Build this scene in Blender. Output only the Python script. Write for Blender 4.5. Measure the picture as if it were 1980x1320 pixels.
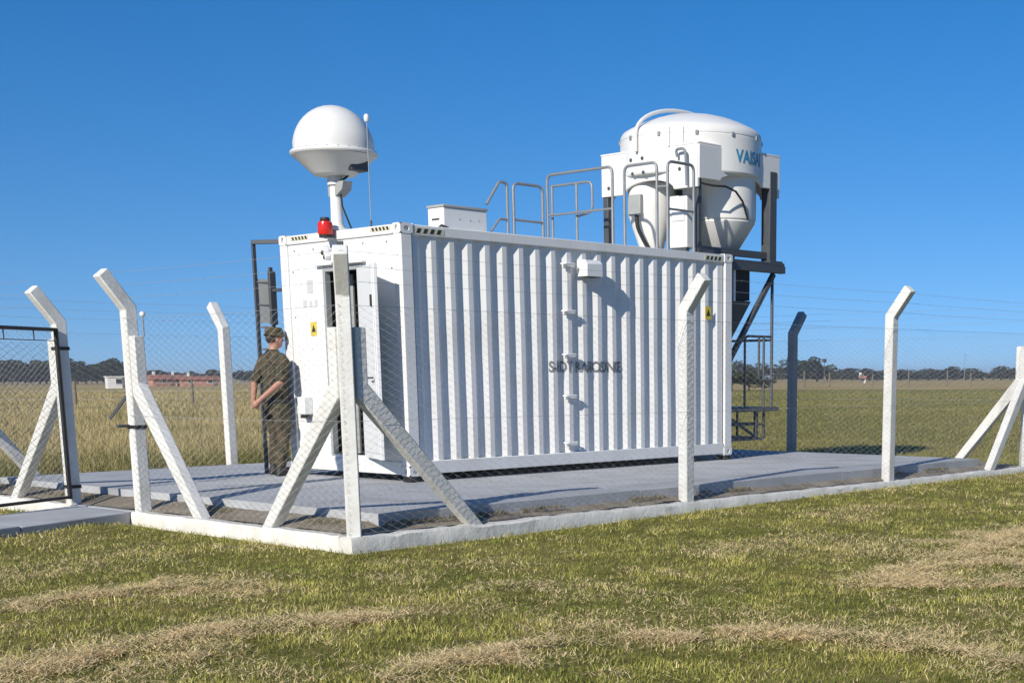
import bpy, bmesh, math, random
import numpy as np
from mathutils import Vector, Matrix

# ------------------------------------------------------------------ clear
for o in list(bpy.data.objects):
    bpy.data.objects.remove(o, do_unlink=True)
scene = bpy.context.scene
col = scene.collection
PI = math.pi
rad = math.radians
random.seed(7)
rng = np.random.default_rng(11)

# ------------------------------------------------------------------ camera
# World axes: origin at the container's lower corner next to the fence corner, x along its long side,
# y along its short end, z up; metres.
cam_d = bpy.data.cameras.new('camera')
cam = bpy.data.objects.new('camera', cam_d)
col.objects.link(cam)
F, CX, CY = 2720.6, 1307.25, 1266.9           # focal length and optical centre (the photo is a crop)
yaw, pitch, roll = rad(41.159), rad(-11.192), rad(-0.23)
fw = Vector((math.cos(yaw) * math.cos(pitch), math.sin(yaw) * math.cos(pitch), math.sin(pitch)))
r0 = Vector((math.sin(yaw), -math.cos(yaw), 0))
u0 = r0.cross(fw)
rt = r0 * math.cos(roll) + u0 * math.sin(roll)
up = -r0 * math.sin(roll) + u0 * math.cos(roll)
CAM = Vector((-10.544, -13.383, 1.146))
m = Matrix.Identity(4)
for i in range(3):
    m[i][0], m[i][1], m[i][2], m[i][3] = rt[i], up[i], -fw[i], CAM[i]
cam.matrix_world = m
cam_d.sensor_fit = 'HORIZONTAL'
cam_d.sensor_width = 36
cam_d.lens = F / 1980 * 36
cam_d.shift_x = (990 - CX) / 1980
cam_d.shift_y = (CY - 660) / 1980
cam_d.clip_start = 0.1
cam_d.clip_end = 6000
scene.camera = cam

# ------------------------------------------------------------------ sky, sun, exposure
SUN_EL, SUN_AZ = 29.0, 14.0                    # height, and direction the light travels (from +x towards +y)
world = bpy.data.worlds.new('World')
scene.world = world
world.use_nodes = True
wn = world.node_tree
wn.nodes.clear()
w_out = wn.nodes.new('ShaderNodeOutputWorld')
w_bg = wn.nodes.new('ShaderNodeBackground')
w_sky = wn.nodes.new('ShaderNodeTexSky')
w_sky.sky_type = 'NISHITA'
w_sky.sun_disc = False
w_sky.sun_elevation = rad(SUN_EL)
w_sky.sun_rotation = rad(270 - SUN_AZ)
w_sky.altitude = 0
w_sky.air_density = 1.0
w_sky.dust_density = 0.0
w_sky.ozone_density = 5.0
w_hs = wn.nodes.new('ShaderNodeHueSaturation')
w_hs.inputs['Saturation'].default_value = 1.3
w_bg.inputs['Strength'].default_value = 0.099
# clear dry air: look a few degrees higher into the model sky so that its horizon band stays blue
w_tc = wn.nodes.new('ShaderNodeTexCoord')
w_add = wn.nodes.new('ShaderNodeVectorMath'); w_add.operation = 'ADD'
w_add.inputs[1].default_value = (0, 0, 0.095)
w_nrm = wn.nodes.new('ShaderNodeVectorMath'); w_nrm.operation = 'NORMALIZE'
wn.links.new(w_tc.outputs['Generated'], w_add.inputs[0])
wn.links.new(w_add.outputs[0], w_nrm.inputs[0])
wn.links.new(w_nrm.outputs[0], w_sky.inputs['Vector'])
wn.links.new(w_sky.outputs[0], w_hs.inputs['Color'])
w_gain = wn.nodes.new('ShaderNodeVectorMath'); w_gain.operation = 'MULTIPLY'
w_gain.inputs[1].default_value = (1.12, 1.0, 1.07)
wn.links.new(w_hs.outputs[0], w_gain.inputs[0])
wn.links.new(w_gain.outputs[0], w_bg.inputs[0])
wn.links.new(w_bg.outputs[0], w_out.inputs[0])

sun_d = bpy.data.lights.new('sun', 'SUN')
sun = bpy.data.objects.new('sun', sun_d)
col.objects.link(sun)
sun_d.energy = 4.9
sun_d.angle = rad(0.53)
sun_d.color = (1.0, 0.935, 0.83)
sdir = Vector((math.cos(rad(SUN_EL)) * math.cos(rad(SUN_AZ)), math.cos(rad(SUN_EL)) * math.sin(rad(SUN_AZ)), -math.sin(rad(SUN_EL))))
sun.rotation_euler = sdir.to_track_quat('-Z', 'Y').to_euler()
sun.location = (-20, -5, 20)

vs = scene.view_settings
scene.display_settings.display_device = 'sRGB'
vs.view_transform = 'Standard'
vs.look = 'None'
vs.gamma = 1
vs.use_curve_mapping = False
vs.exposure = 0.14
scene.render.engine = 'CYCLES'
scene.render.filter_size = 1.6

# ------------------------------------------------------------------ materials
MATS = {}
def new_mat(name):
    mt = bpy.data.materials.new(name)
    mt.use_nodes = True
    MATS[name] = mt
    return mt, mt.node_tree.nodes, mt.node_tree.links, mt.node_tree.nodes['Principled BSDF']

def mixcol(N, Lk, fac, a, b):
    n = N.new('ShaderNodeMix'); n.data_type = 'RGBA'
    for s, v in ((n.inputs[0], fac), (n.inputs[6], a), (n.inputs[7], b)):
        if hasattr(v, 'is_linked') or hasattr(v, 'links'):
            Lk.new(v, s)
        elif isinstance(v, (int, float)):
            s.default_value = v
        else:
            s.default_value = (*v, 1)
    return n.outputs[2]

def noise(N, Lk, vec, scale, detail=4, rough=0.55, dist=0.0):
    n = N.new('ShaderNodeTexNoise')
    n.inputs['Scale'].default_value = scale
    n.inputs['Detail'].default_value = detail
    n.inputs['Roughness'].default_value = rough
    n.inputs['Distortion'].default_value = dist
    if vec is not None:
        Lk.new(vec, n.inputs['Vector'])
    return n.outputs[0]

def ramp(N, Lk, fac, stops, mode='LINEAR'):
    r = N.new('ShaderNodeValToRGB')
    r.color_ramp.interpolation = mode
    els = r.color_ramp.elements
    while len(els) > 1:
        els.remove(els[-1])
    for i, (p, c) in enumerate(stops):
        e = els[0] if i == 0 else els.new(p)
        e.position = p
        e.color = (*c, 1) if len(c) == 3 else c
    Lk.new(fac, r.inputs[0])
    return r.outputs[0]

def coords(N, Lk, scale=(1, 1, 1), kind='Object'):
    tc = N.new('ShaderNodeTexCoord')
    mp = N.new('ShaderNodeMapping')
    mp.inputs['Scale'].default_value = scale
    Lk.new(tc.outputs[kind], mp.inputs[0])
    return mp.outputs[0]

def bump(N, Lk, h, strength, dist):
    b = N.new('ShaderNodeBump')
    b.inputs['Strength'].default_value = strength
    b.inputs['Distance'].default_value = dist
    Lk.new(h, b.inputs['Height'])
    return b.outputs[0]

def painted(name, base, dirt, rough=0.45, amount=0.45, scale=3.0, streak=True, bstr=0.15, bscale=40, metallic=0):
    """Painted or raw surface with soiling: base colour, dirt colour where noise is high, fine relief."""
    mt, N, Lk, P = new_mat(name)
    v = coords(N, Lk)
    n1 = noise(N, Lk, v, scale, 6, 0.62)
    f1 = ramp(N, Lk, n1, [(0.42, (0, 0, 0)), (0.78, (1, 1, 1))])
    if streak:
        v2 = coords(N, Lk, (9, 9, 0.7))
        n2 = noise(N, Lk, v2, 2.2, 5, 0.6)
        f2 = ramp(N, Lk, n2, [(0.55, (0, 0, 0)), (0.8, (1, 1, 1))])
        mx = N.new('ShaderNodeMath'); mx.operation = 'MAXIMUM'
        Lk.new(f1, mx.inputs[0]); Lk.new(f2, mx.inputs[1])
        fac = mx.outputs[0]
    else:
        fac = f1
    sc = N.new('ShaderNodeMath'); sc.operation = 'MULTIPLY'
    Lk.new(fac, sc.inputs[0]); sc.inputs[1].default_value = amount
    Lk.new(mixcol(N, Lk, sc.outputs[0], base, dirt), P.inputs['Base Color'])
    rr = N.new('ShaderNodeMapRange')
    rr.inputs['To Min'].default_value = rough - 0.08
    rr.inputs['To Max'].default_value = min(1, rough + 0.15)
    Lk.new(n1, rr.inputs[0]); Lk.new(rr.outputs[0], P.inputs['Roughness'])
    n3 = noise(N, Lk, v, bscale, 4, 0.6)
    Lk.new(bump(N, Lk, n3, bstr, 0.01), P.inputs['Normal'])
    P.inputs['Metallic'].default_value = metallic
    return mt

painted('container_white', (0.74, 0.735, 0.71), (0.47, 0.45, 0.40), 0.45, 0.40, 1.6, True, 0.06, 12)
painted('panel_white', (0.74, 0.745, 0.73), (0.6, 0.6, 0.55), 0.4, 0.25, 2.0, True, 0.04, 10)
painted('gel_white', (0.72, 0.715, 0.685), (0.62, 0.60, 0.53), 0.32, 0.3, 2.3, True, 0.03, 8)
painted('post_white', (0.71, 0.705, 0.67), (0.45, 0.43, 0.36), 0.8, 0.55, 4.0, True, 0.5, 30)
painted('plinth_white', (0.68, 0.665, 0.61), (0.36, 0.33, 0.25), 0.88, 0.55, 3.5, False, 0.8, 16)
painted('post_shade', (0.30, 0.32, 0.33), (0.17, 0.17, 0.16), 0.85, 0.5, 5.0, True, 0.4, 30)  # grey copy of the post paint, shade put into the colour
painted('slab_concrete', (0.42, 0.432, 0.445), (0.25, 0.245, 0.23), 0.82, 0.7, 1.6, False, 0.35, 45)
painted('galvanised', (0.27, 0.285, 0.295), (0.16, 0.17, 0.17), 0.5, 0.5, 9.0, False, 0.1, 50, 0.35)
painted('dark_steel', (0.075, 0.084, 0.095), (0.12, 0.11, 0.10), 0.5, 0.5, 7.0, False, 0.1, 50, 0.3)
painted('grey_panel', (0.34, 0.35, 0.34), (0.22, 0.22, 0.2), 0.5, 0.4, 5.0, True, 0.05, 20)
painted('gate_black', (0.012, 0.012, 0.013), (0.05, 0.04, 0.035), 0.5, 0.35, 14.0, False, 0.1, 50)
painted('rubber', (0.015, 0.015, 0.016), (0.04, 0.04, 0.04), 0.7, 0.4, 10.0, False, 0.1, 40)
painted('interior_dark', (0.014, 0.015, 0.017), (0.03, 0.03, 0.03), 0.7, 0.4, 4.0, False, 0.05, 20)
painted('hood_brown', (0.10, 0.085, 0.06), (0.05, 0.045, 0.04), 0.6, 0.5, 5.0, True, 0.08, 20)
painted('sign_yellow', (0.66, 0.50, 0.05), (0.45, 0.36, 0.1), 0.5, 0.3, 20.0, False, 0.02, 40)
painted('mark_black', (0.018, 0.02, 0.016), (0.06, 0.06, 0.05), 0.6, 0.3, 20.0, False, 0.02, 40)
painted('letter_grey', (0.15, 0.155, 0.16), (0.32, 0.32, 0.32), 0.6, 0.55, 18.0, False, 0.02, 40)
painted('logo_blue', (0.035, 0.25, 0.42), (0.05, 0.28, 0.42), 0.4, 0.3, 18.0, False, 0.02, 40)
painted('wire_grey', (0.42, 0.43, 0.44), (0.28, 0.26, 0.23), 0.5, 0.4, 3.0, False, 0.0, 40, 0.2)
painted('skin', (0.42, 0.21, 0.14), (0.33, 0.15, 0.10), 0.5, 0.4, 12.0, False, 0.05, 60)
painted('hair', (0.03, 0.02, 0.014), (0.06, 0.04, 0.03), 0.6, 0.4, 40.0, False, 0.2, 90)
painted('boot_black', (0.016, 0.014, 0.012), (0.06, 0.05, 0.04), 0.55, 0.4, 14.0, False, 0.1, 50)
painted('wood_grey', (0.17, 0.14, 0.11), (0.09, 0.075, 0.06), 0.85, 0.5, 6.0, True, 0.3, 40)
painted('bark', (0.085, 0.065, 0.048), (0.04, 0.033, 0.026), 0.9, 0.5, 3.0, True, 0.4, 12)
painted('house_wall', (0.72, 0.70, 0.66), (0.5, 0.47, 0.42), 0.85, 0.4, 0.8, True, 0.1, 4)
painted('house_wall_tan', (0.42, 0.31, 0.22), (0.33, 0.25, 0.2), 0.85, 0.4, 0.8, True, 0.1, 4)
painted('house_wall_brick', (0.42, 0.20, 0.13), (0.30, 0.16, 0.12), 0.85, 0.5, 1.2, False, 0.1, 6)
painted('roof_tile', (0.34, 0.13, 0.08), (0.2, 0.1, 0.07), 0.85, 0.5, 1.5, False, 0.2, 6)
painted('window_dark', (0.03, 0.035, 0.045), (0.05, 0.05, 0.06), 0.15, 0.3, 3, False, 0, 5)

painted('label_grey', (0.55, 0.55, 0.53), (0.4, 0.4, 0.38), 0.5, 0.5, 25, False, .02, 30)
# red beacon lens: coloured plastic
mt, N, Lk, P = new_mat('beacon_red')
P.inputs['Base Color'].default_value = (0.62, 0.025, 0.015, 1)
P.inputs['Roughness'].default_value = 0.18
P.inputs['Subsurface Weight'].default_value = 0.25
P.inputs['Subsurface Radius'].default_value = (0.05, 0.01, 0.01)

# camouflage cloth
mt, N, Lk, P = new_mat('camouflage')
v = coords(N, Lk)
n1 = noise(N, Lk, v, 11, 2.5, 0.5, 0.6)
c1 = ramp(N, Lk, n1, [(0.0, (0.020, 0.016, 0.010)), (0.40, (0.050, 0.047, 0.023)), (0.49, (0.082, 0.056, 0.032)), (0.58, (0.028, 0.032, 0.016))], 'CONSTANT')
n2 = noise(N, Lk, v, 19, 2, 0.5, 0.5)
f2 = ramp(N, Lk, n2, [(0.0, (0, 0, 0)), (0.60, (1, 1, 1))], 'CONSTANT')
Lk.new(mixcol(N, Lk, f2, c1, (0.11, 0.085, 0.05)), P.inputs['Base Color'])
P.inputs['Roughness'].default_value = 0.9
n3 = noise(N, Lk, v, 26, 3, 0.6)
Lk.new(bump(N, Lk, n3, 0.5, 0.02), P.inputs['Normal'])

# earth and gravel in the yard
mt, N, Lk, P = new_mat('yard_earth')
v = coords(N, Lk)
n1 = noise(N, Lk, v, 2.6, 6, 0.65)
c = ramp(N, Lk, n1, [(0.3, (0.18, 0.15, 0.11)), (0.55, (0.32, 0.27, 0.20)), (0.75, (0.42, 0.37, 0.29))])
n2 = noise(N, Lk, v, 38, 4, 0.7)
Lk.new(mixcol(N, Lk, ramp(N, Lk, n2, [(0.45, (0, 0, 0)), (0.7, (0.6, 0.6, 0.6))]), c, (0.07, 0.062, 0.05)), P.inputs['Base Color'])
P.inputs['Roughness'].default_value = 0.95
Lk.new(bump(N, Lk, n2, 0.9, 0.03), P.inputs['Normal'])

# open ground: thatch under the mown lawn, dry pasture on the unmown side of the boundary line
mt, N, Lk, P = new_mat('field')
v = coords(N, Lk)
nb = noise(N, Lk, v, 0.55, 5, 0.6)
nf = noise(N, Lk, v, 7.0, 6, 0.7)
lawn = ramp(N, Lk, nf, [(0.3, (0.085, 0.078, 0.02)), (0.5, (0.17, 0.15, 0.042)), (0.7, (0.28, 0.235, 0.08))])
lawn = mixcol(N, Lk, ramp(N, Lk, nb, [(0.5, (0, 0, 0)), (0.72, (0.7, 0.7, 0.7))]), lawn, (0.30, 0.225, 0.085))
nd = noise(N, Lk, coords(N, Lk, (0.05, 0.05, 0.05)), 1.7, 6, 0.65)
dry = ramp(N, Lk, nd, [(0.3, (0.27, 0.205, 0.08)), (0.5, (0.36, 0.275, 0.115)), (0.7, (0.44, 0.35, 0.16))])
sx = N.new('ShaderNodeSeparateXYZ')
Lk.new(coords(N, Lk), sx.inputs[0])
def mth(op, a, b=None):
    n = N.new('ShaderNodeMath'); n.operation = op
    for s, x in ((n.inputs[0], a), (n.inputs[1], b)):
        if x is None: continue
        if isinstance(x, (int, float)): s.default_value = x
        else: Lk.new(x, s)
    return n.outputs[0]
# signed distance to the mowing boundary: it starts behind the yard and runs off along (0.676, 0.737)
side = mth('SUBTRACT', mth('MULTIPLY', mth('SUBTRACT', sx.outputs[1], 6.3), 0.676), mth('MULTIPLY', mth('SUBTRACT', sx.outputs[0], 6.0), 0.737))
far = mth('SUBTRACT', mth('ADD', mth('MULTIPLY', sx.outputs[0], 0.86), mth('MULTIPLY', sx.outputs[1], 0.51)), 150.0)
yy = mth('SUBTRACT', sx.outputs[1], 6.4)
unm = mth('MAXIMUM', mth('MINIMUM', side, yy), far)
wob = mth('MULTIPLY', mth('SUBTRACT', nd, 0.5), 5.0)
unm = mth('ADD', unm, wob)
Lk.new(mixcol(N, Lk, ramp(N, Lk, mth('ADD', mth('MULTIPLY', unm, 0.4), 0.5), [(0, (0, 0, 0)), (1, (1, 1, 1))]), lawn, dry), P.inputs['Base Color'])
P.inputs['Roughness'].default_value = 1.0
P.inputs['Specular IOR Level'].default_value = 0.1
Lk.new(bump(N, Lk, nf, 0.8, 0.05), P.inputs['Normal'])

def blade_mat(name, trans):
    mt, N, Lk, P = new_mat(name)
    at = N.new('ShaderNodeAttribute'); at.attribute_name = 'tint'
    Lk.new(at.outputs[0], P.inputs['Base Color'])
    P.inputs['Roughness'].default_value = 0.65
    P.inputs['Specular IOR Level'].default_value = 0.25
    tr = N.new('ShaderNodeBsdfTranslucent')
    Lk.new(at.outputs[0], tr.inputs[0])
    mx = N.new('ShaderNodeMixShader'); mx.inputs[0].default_value = trans
    out = N['Material Output']
    Lk.new(P.outputs[0], mx.inputs[1]); Lk.new(tr.outputs[0], mx.inputs[2])
    Lk.new(mx.outputs[0], out.inputs[0])
blade_mat('grass_blade', 0.3)
blade_mat('leaf', 0.2)

# ------------------------------------------------------------------ mesh helpers
class MB:
    def __init__(s):
        s.v = []; s.f = []
    def add(s, vs, fs):
        b = len(s.v)
        s.v += [tuple(p) for p in vs]
        s.f += [tuple(b + i for i in f) for f in fs]
        return s
    def hexa(s, p):
        return s.add(p, [(0, 3, 2, 1), (4, 5, 6, 7), (0, 1, 5, 4), (1, 2, 6, 5), (2, 3, 7, 6), (3, 0, 4, 7)])
    def box(s, x0, x1, y0, y1, z0, z1):
        return s.hexa([(x0, y0, z0), (x1, y0, z0), (x1, y1, z0), (x0, y1, z0), (x0, y0, z1), (x1, y0, z1), (x1, y1, z1), (x0, y1, z1)])
    def beam(s, a, b, w, h, side=None):
        """Rectangular bar from a to b; w across 'side', h across the third direction."""
        a, b = Vector(a), Vector(b)
        d = (b - a).normalized()
        sd = Vector(side) if side is not None else (Vector((0, 0, 1)) if abs(d.z) < 0.9 else Vector((1, 0, 0)))
        sd = (sd - d * sd.dot(d)).normalized()
        t = d.cross(sd)
        P = []
        for c in (a, b):
            for i, j in ((-1, -1), (1, -1), (1, 1), (-1, 1)):
                P.append(c + sd * (i * w / 2) + t * (j * h / 2))
        return s.hexa(P)
    def tube(s, pts, r, n=8, cap=True, close=False):
        pts = [Vector(p) for p in pts]
        rs = r if isinstance(r, (list, tuple)) else [r] * len(pts)
        N_ = len(pts)
        T = []
        for i in range(N_):
            if close: d = pts[(i + 1) % N_] - pts[i - 1]
            else: d = pts[min(i + 1, N_ - 1)] - pts[max(i - 1, 0)]
            T.append(d.normalized())
        ref = Vector((0, 0, 1)) if abs(T[0].z) < 0.9 else Vector((1, 0, 0))
        X = (ref - T[0] * ref.dot(T[0])).normalized()
        b = len(s.v)
        for i, p in enumerate(pts):
            X = (X - T[i] * X.dot(T[i]))
            if X.length < 1e-6: X = T[i].orthogonal()
            X.normalize()
            Y = T[i].cross(X)
            for k in range(n):
                a = 2 * PI * k / n
                s.v.append(tuple(p + (X * math.cos(a) + Y * math.sin(a)) * rs[i]))
        R_ = N_ if close else N_ - 1
        for i in range(R_):
            for k in range(n):
                j = (i + 1) % N_
                s.f.append((b + i * n + k, b + i * n + (k + 1) % n, b + j * n + (k + 1) % n, b + j * n + k))
        if cap and not close:
            s.f.append(tuple(b + k for k in reversed(range(n))))
            s.f.append(tuple(b + (N_ - 1) * n + k for k in range(n)))
        return s
    def lathe(s, prof, c=(0, 0, 0), n=40, sx=1, sy=1):
        b = len(s.v)
        for r, z in prof:
            for k in range(n):
                a = 2 * PI * k / n
                s.v.append((c[0] + r * sx * math.cos(a), c[1] + r * sy * math.sin(a), c[2] + z))
        for i in range(len(prof) - 1):
            for k in range(n):
                s.f.append((b + i * n + k, b + i * n + (k + 1) % n, b + (i + 1) * n + (k + 1) % n, b + (i + 1) * n + k))
        s.f.append(tuple(b + k for k in reversed(range(n))))
        e = b + (len(prof) - 1) * n
        s.f.append(tuple(e + k for k in range(n)))
        return s
    def extrude(s, poly, h):
        """poly: list of 3-D points (a planar loop); h: extrusion vector."""
        n = len(poly); h = Vector(h)
        P = [Vector(p) for p in poly]
        F_ = [tuple(reversed(range(n))), tuple(range(n, 2 * n))]
        F_ += [(i, (i + 1) % n, n + (i + 1) % n, n + i) for i in range(n)]
        return s.add(P + [p + h for p in P], F_)
    def ball(s, c, rx, ry, rz, n=14, m_=9, M=None):
        pr = []
        for i in range(1, m_):
            a = -PI / 2 + PI * i / m_
            pr.append((math.cos(a), math.sin(a)))
        b = len(s.v)
        for r, z in pr:
            for k in range(n):
                a = 2 * PI * k / n
                p = Vector((rx * r * math.cos(a), ry * r * math.sin(a), rz * z))
                if M is not None: p = M @ p
                s.v.append((c[0] + p.x, c[1] + p.y, c[2] + p.z))
        lo = Vector((0, 0, -rz)); hi = Vector((0, 0, rz))
        if M is not None: lo = M @ lo; hi = M @ hi
        s.v.append(tuple(Vector(c) + lo)); s.v.append(tuple(Vector(c) + hi))
        L_ = len(pr)
        for i in range(L_ - 1):
            for k in range(n):
                s.f.append((b + i * n + k, b + i * n + (k + 1) % n, b + (i + 1) * n + (k + 1) % n, b + (i + 1) * n + k))
        for k in range(n):
            s.f.append((b + L_ * n, b + (k + 1) % n, b + k))
            s.f.append((b + L_ * n + 1, b + (L_ - 1) * n + k, b + (L_ - 1) * n + (k + 1) % n))
        return s
    def mesh(s, name, smooth=35):
        me = bpy.data.meshes.new(name)
        me.from_pydata(s.v, [], s.f)
        bm = bmesh.new(); bm.from_mesh(me)
        bmesh.ops.recalc_face_normals(bm, faces=bm.faces)
        bm.to_mesh(me); bm.free()
        if smooth:
            me.polygons.foreach_set('use_smooth', [True] * len(me.polygons))
            me.set_sharp_from_angle(angle=rad(smooth))
        return me
    def build(s, name, mat, parent=None, smooth=35, bevel=0, loc=None, segs=2):
        me = s.mesh(name, smooth)
        o = bpy.data.objects.new(name, me)
        col.objects.link(o)
        if mat: me.materials.append(MATS[mat])
        if parent is not None: o.parent = parent
        if loc is not None: o.location = loc
        if bevel:
            b = o.modifiers.new('bevel', 'BEVEL')
            b.width = bevel; b.segments = segs; b.limit_method = 'ANGLE'; b.angle_limit = rad(30)
            b.harden_normals = False
        return o

def thing(name, label, cat, loc=(0, 0, 0), rz=0, group=None):
    o = bpy.data.objects.new(name, None)
    o.empty_display_size = 0.2
    col.objects.link(o)
    o.location = loc; o.rotation_euler = (0, 0, rz)
    tag(o, label, cat, group)
    return o
def tag(o, label, cat, group=None):
    o['label'] = label; o['category'] = cat
    if group: o['group'] = group
    return o
def dup(src, parent=None):
    c = src.copy(); col.objects.link(c)
    if parent is not None: c.parent = parent
    for ch in [x for x in src.children]:
        dup(ch, c)
    return c
def rounded(pts, r=0.08, n=5):
    """Polyline with rounded corners (bent tube)."""
    pts = [Vector(p) for p in pts]
    out = [pts[0]]
    for i in range(1, len(pts) - 1):
        a, b, c = pts[i - 1], pts[i], pts[i + 1]
        d1 = (a - b); d2 = (c - b)
        k = min(r, d1.length * .45, d2.length * .45)
        p1 = b + d1.normalized() * k; p2 = b + d2.normalized() * k
        for j in range(n + 1):
            t = j / n
            out.append(p1 * (1 - t) ** 2 + b * 2 * t * (1 - t) + p2 * t ** 2)
    out.append(pts[-1])
    return out

# numpy lattice noise, used to place blades and clippings
def vnoise(x, y, seed=0):
    x = np.asarray(x, float); y = np.asarray(y, float)
    xi = np.floor(x).astype(np.int64); yi = np.floor(y).astype(np.int64)
    fx = x - xi; fy = y - yi
    fx = fx * fx * (3 - 2 * fx); fy = fy * fy * (3 - 2 * fy)
    def h(a, b):
        k = (a * 374761393 + b * 668265263 + seed * 1442695041) & 0x7fffffff
        k = ((k ^ (k >> 13)) * 1274126177) & 0x7fffffff
        return ((k ^ (k >> 16)) & 0xffff) / 65535.0
    return (h(xi, yi) * (1 - fx) + h(xi + 1, yi) * fx) * (1 - fy) + (h(xi, yi + 1) * (1 - fx) + h(xi + 1, yi + 1) * fx) * fy
def fbm(x, y, seed=0, oct=3):
    s = 0; a = 0.5; t = 0
    for i in range(oct):
        s = s + a * vnoise(np.asarray(x) * 2 ** i, np.asarray(y) * 2 ** i, seed + i); t += a; a *= .5
    return s / t

# ================================================================== SETTING
SLAB = -0.07
YARD = -0.20
PL_TOP = -0.225
FX, FY, FXR, FYB = -3.05, -3.05, 9.45, 5.35     # fence lines

def ground_z(x, y):
    x = np.asarray(x, float); y = np.asarray(y, float)
    d = np.maximum(np.maximum(FX - x, x - FXR), np.maximum(FY - y, y - FYB))    # distance outside the fence
    k = np.clip(d / 1.5, 0, 1)
    z = -0.37 + 0.05 * (fbm(x * .35, y * .35, 3) - .5) * k
    z += 0.035 * (fbm(x * 2.2, y * 2.2, 9) - .5) * np.clip(d / .4, 0, 1)
    z += 0.06 * np.clip((x + 1.5) / 6, 0, 1) * np.clip(1 - np.abs(y - FY) / 3.0, 0, 1)   # banked up along the right of the kerb
    kp = np.clip(FX - x, 0, 6)                                    # earth banked against the path outside the gate
    z += 0.075 * np.exp(-((y - (.60 - .40 * kp)) / .55) ** 2) * np.clip((FX - .15 - x) / .5, 0, 1) * np.clip(1 - (-x - 8) / 2, 0, 1)
    return z

def axis(lo, hi, dlo, dhi, step):
    a = list(np.arange(dlo, dhi + 1e-6, step))
    s = step; v = dhi
    while v < hi:
        s *= 1.22; v += s; a.append(min(v, hi))
    s = step; v = dlo
    while v > lo:
        s *= 1.22; v -= s; a.insert(0, max(v, lo))
    return np.array(a)
gx = axis(-1500, 2500, -9, 12, 0.22)
gy = axis(-1500, 2500, -12, 8, 0.22)
GX, GY = np.meshgrid(gx, gy, indexing='ij')
GZ = ground_z(GX, GY)
nx_, ny_ = GX.shape
gv = np.stack([GX.ravel(), GY.ravel(), GZ.ravel()], 1)
idx = np.arange(nx_ * ny_).reshape(nx_, ny_)
gf = np.stack([idx[:-1, :-1].ravel(), idx[1:, :-1].ravel(), idx[1:, 1:].ravel(), idx[:-1, 1:].ravel()], 1)
me = bpy.data.meshes.new('ground')
me.from_pydata(gv.tolist(), [], gf.tolist())
me.polygons.foreach_set('use_smooth', [True] * len(me.polygons))
g = bpy.data.objects.new('ground', me); col.objects.link(g)
me.materials.append(MATS['field']); g['kind'] = 'structure'

# yard earth inside the fence: uneven sheet on top of a shallow fill
yx = np.arange(FX + .02, FXR - .02, .16); yx = np.append(yx, FXR - .02)
yy_ = np.arange(FY + .02, FYB - .02, .16); yy_ = np.append(yy_, FYB - .02)
YX, YY = np.meshgrid(yx, yy_, indexing='ij')
dd_ = np.minimum.reduce([YX - FX, FXR - YX, YY - FY, FYB - YY])
YZ = YARD - .02 + .075 * np.clip(dd_ / .33, 0, 1) + 0.035 * (fbm(YX * 2.5, YY * 2.5, 21) - .5) + .02 * (fbm(YX * 9, YY * 9, 25) - .5)
idx = np.arange(YX.size).reshape(YX.shape)
yf = np.stack([idx[:-1, :-1].ravel(), idx[1:, :-1].ravel(), idx[1:, 1:].ravel(), idx[:-1, 1:].ravel()], 1)
me = bpy.data.meshes.new('yard_gravel')
me.from_pydata(np.stack([YX.ravel(), YY.ravel(), YZ.ravel()], 1).tolist(), [], yf.tolist())
me.polygons.foreach_set('use_smooth', [True] * len(me.polygons))
o = bpy.data.objects.new('yard_gravel', me); col.objects.link(o)
me.materials.append(MATS['yard_earth']); o['kind'] = 'structure'

# concrete slab under the container, in bays with open joints, and the walkway through the gate
SX0, SX1, SY0, SY1 = -2.64, 8.4, -2.86, 4.95
slab = bpy.data.objects.new('concrete_slab', None); col.objects.link(slab)
slab['kind'] = 'structure'
xs = [SX0, 0.9, 4.8, SX1]; ys = [SY0, -0.2, 2.45, SY1]
for i in range(3):
    for j in range(3):
        b = MB().box(xs[i] + (.002 if i else 0), xs[i + 1] - .002, ys[j] + (.002 if j else 0), ys[j + 1] - .002, -0.40, SLAB)
        b.build('slab_bay', 'slab_concrete', slab, bevel=.005)
MB().box(SX0 + .03, SX1 - .03, SY0 + .03, SY1 - .03, -0.39, SLAB - .02).build('joint_filler', 'yard_earth', slab)
walk = bpy.data.objects.new('walkway', None); col.objects.link(walk); walk['kind'] = 'structure'
def wpt(t, far):
    x = SX0 - .012 if t == 0 else FX - .05 - (t - 1) * 1.45
    y0, y1 = .74, 2.0
    k = max(0, FX - .05 - x)
    return (x, (y1 - k * .44) if far else (y0 - k * .40))
for i in range(5):
    (xa, ya), (xb, yb) = wpt(i, 0), wpt(i + 1, 0)
    (xc, yc), (xd, yd) = wpt(i, 1), wpt(i + 1, 1)
    g_ = .005
    MB().extrude([(xa - g_, ya, -.44), (xb + g_, yb, -.44), (xd + g_, yd, -.44), (xc - g_, yc, -.44)], (0, 0, .44 - .225 - .004 * (i % 2))).build('walkway_bay', 'slab_concrete', walk, bevel=.012)

# ================================================================== CONTAINER
L, W, H = 6.058, 2.438, 2.896
C = thing('shipping_container', 'white corrugated high cube shipping container with its end door swung open', 'container')

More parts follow.
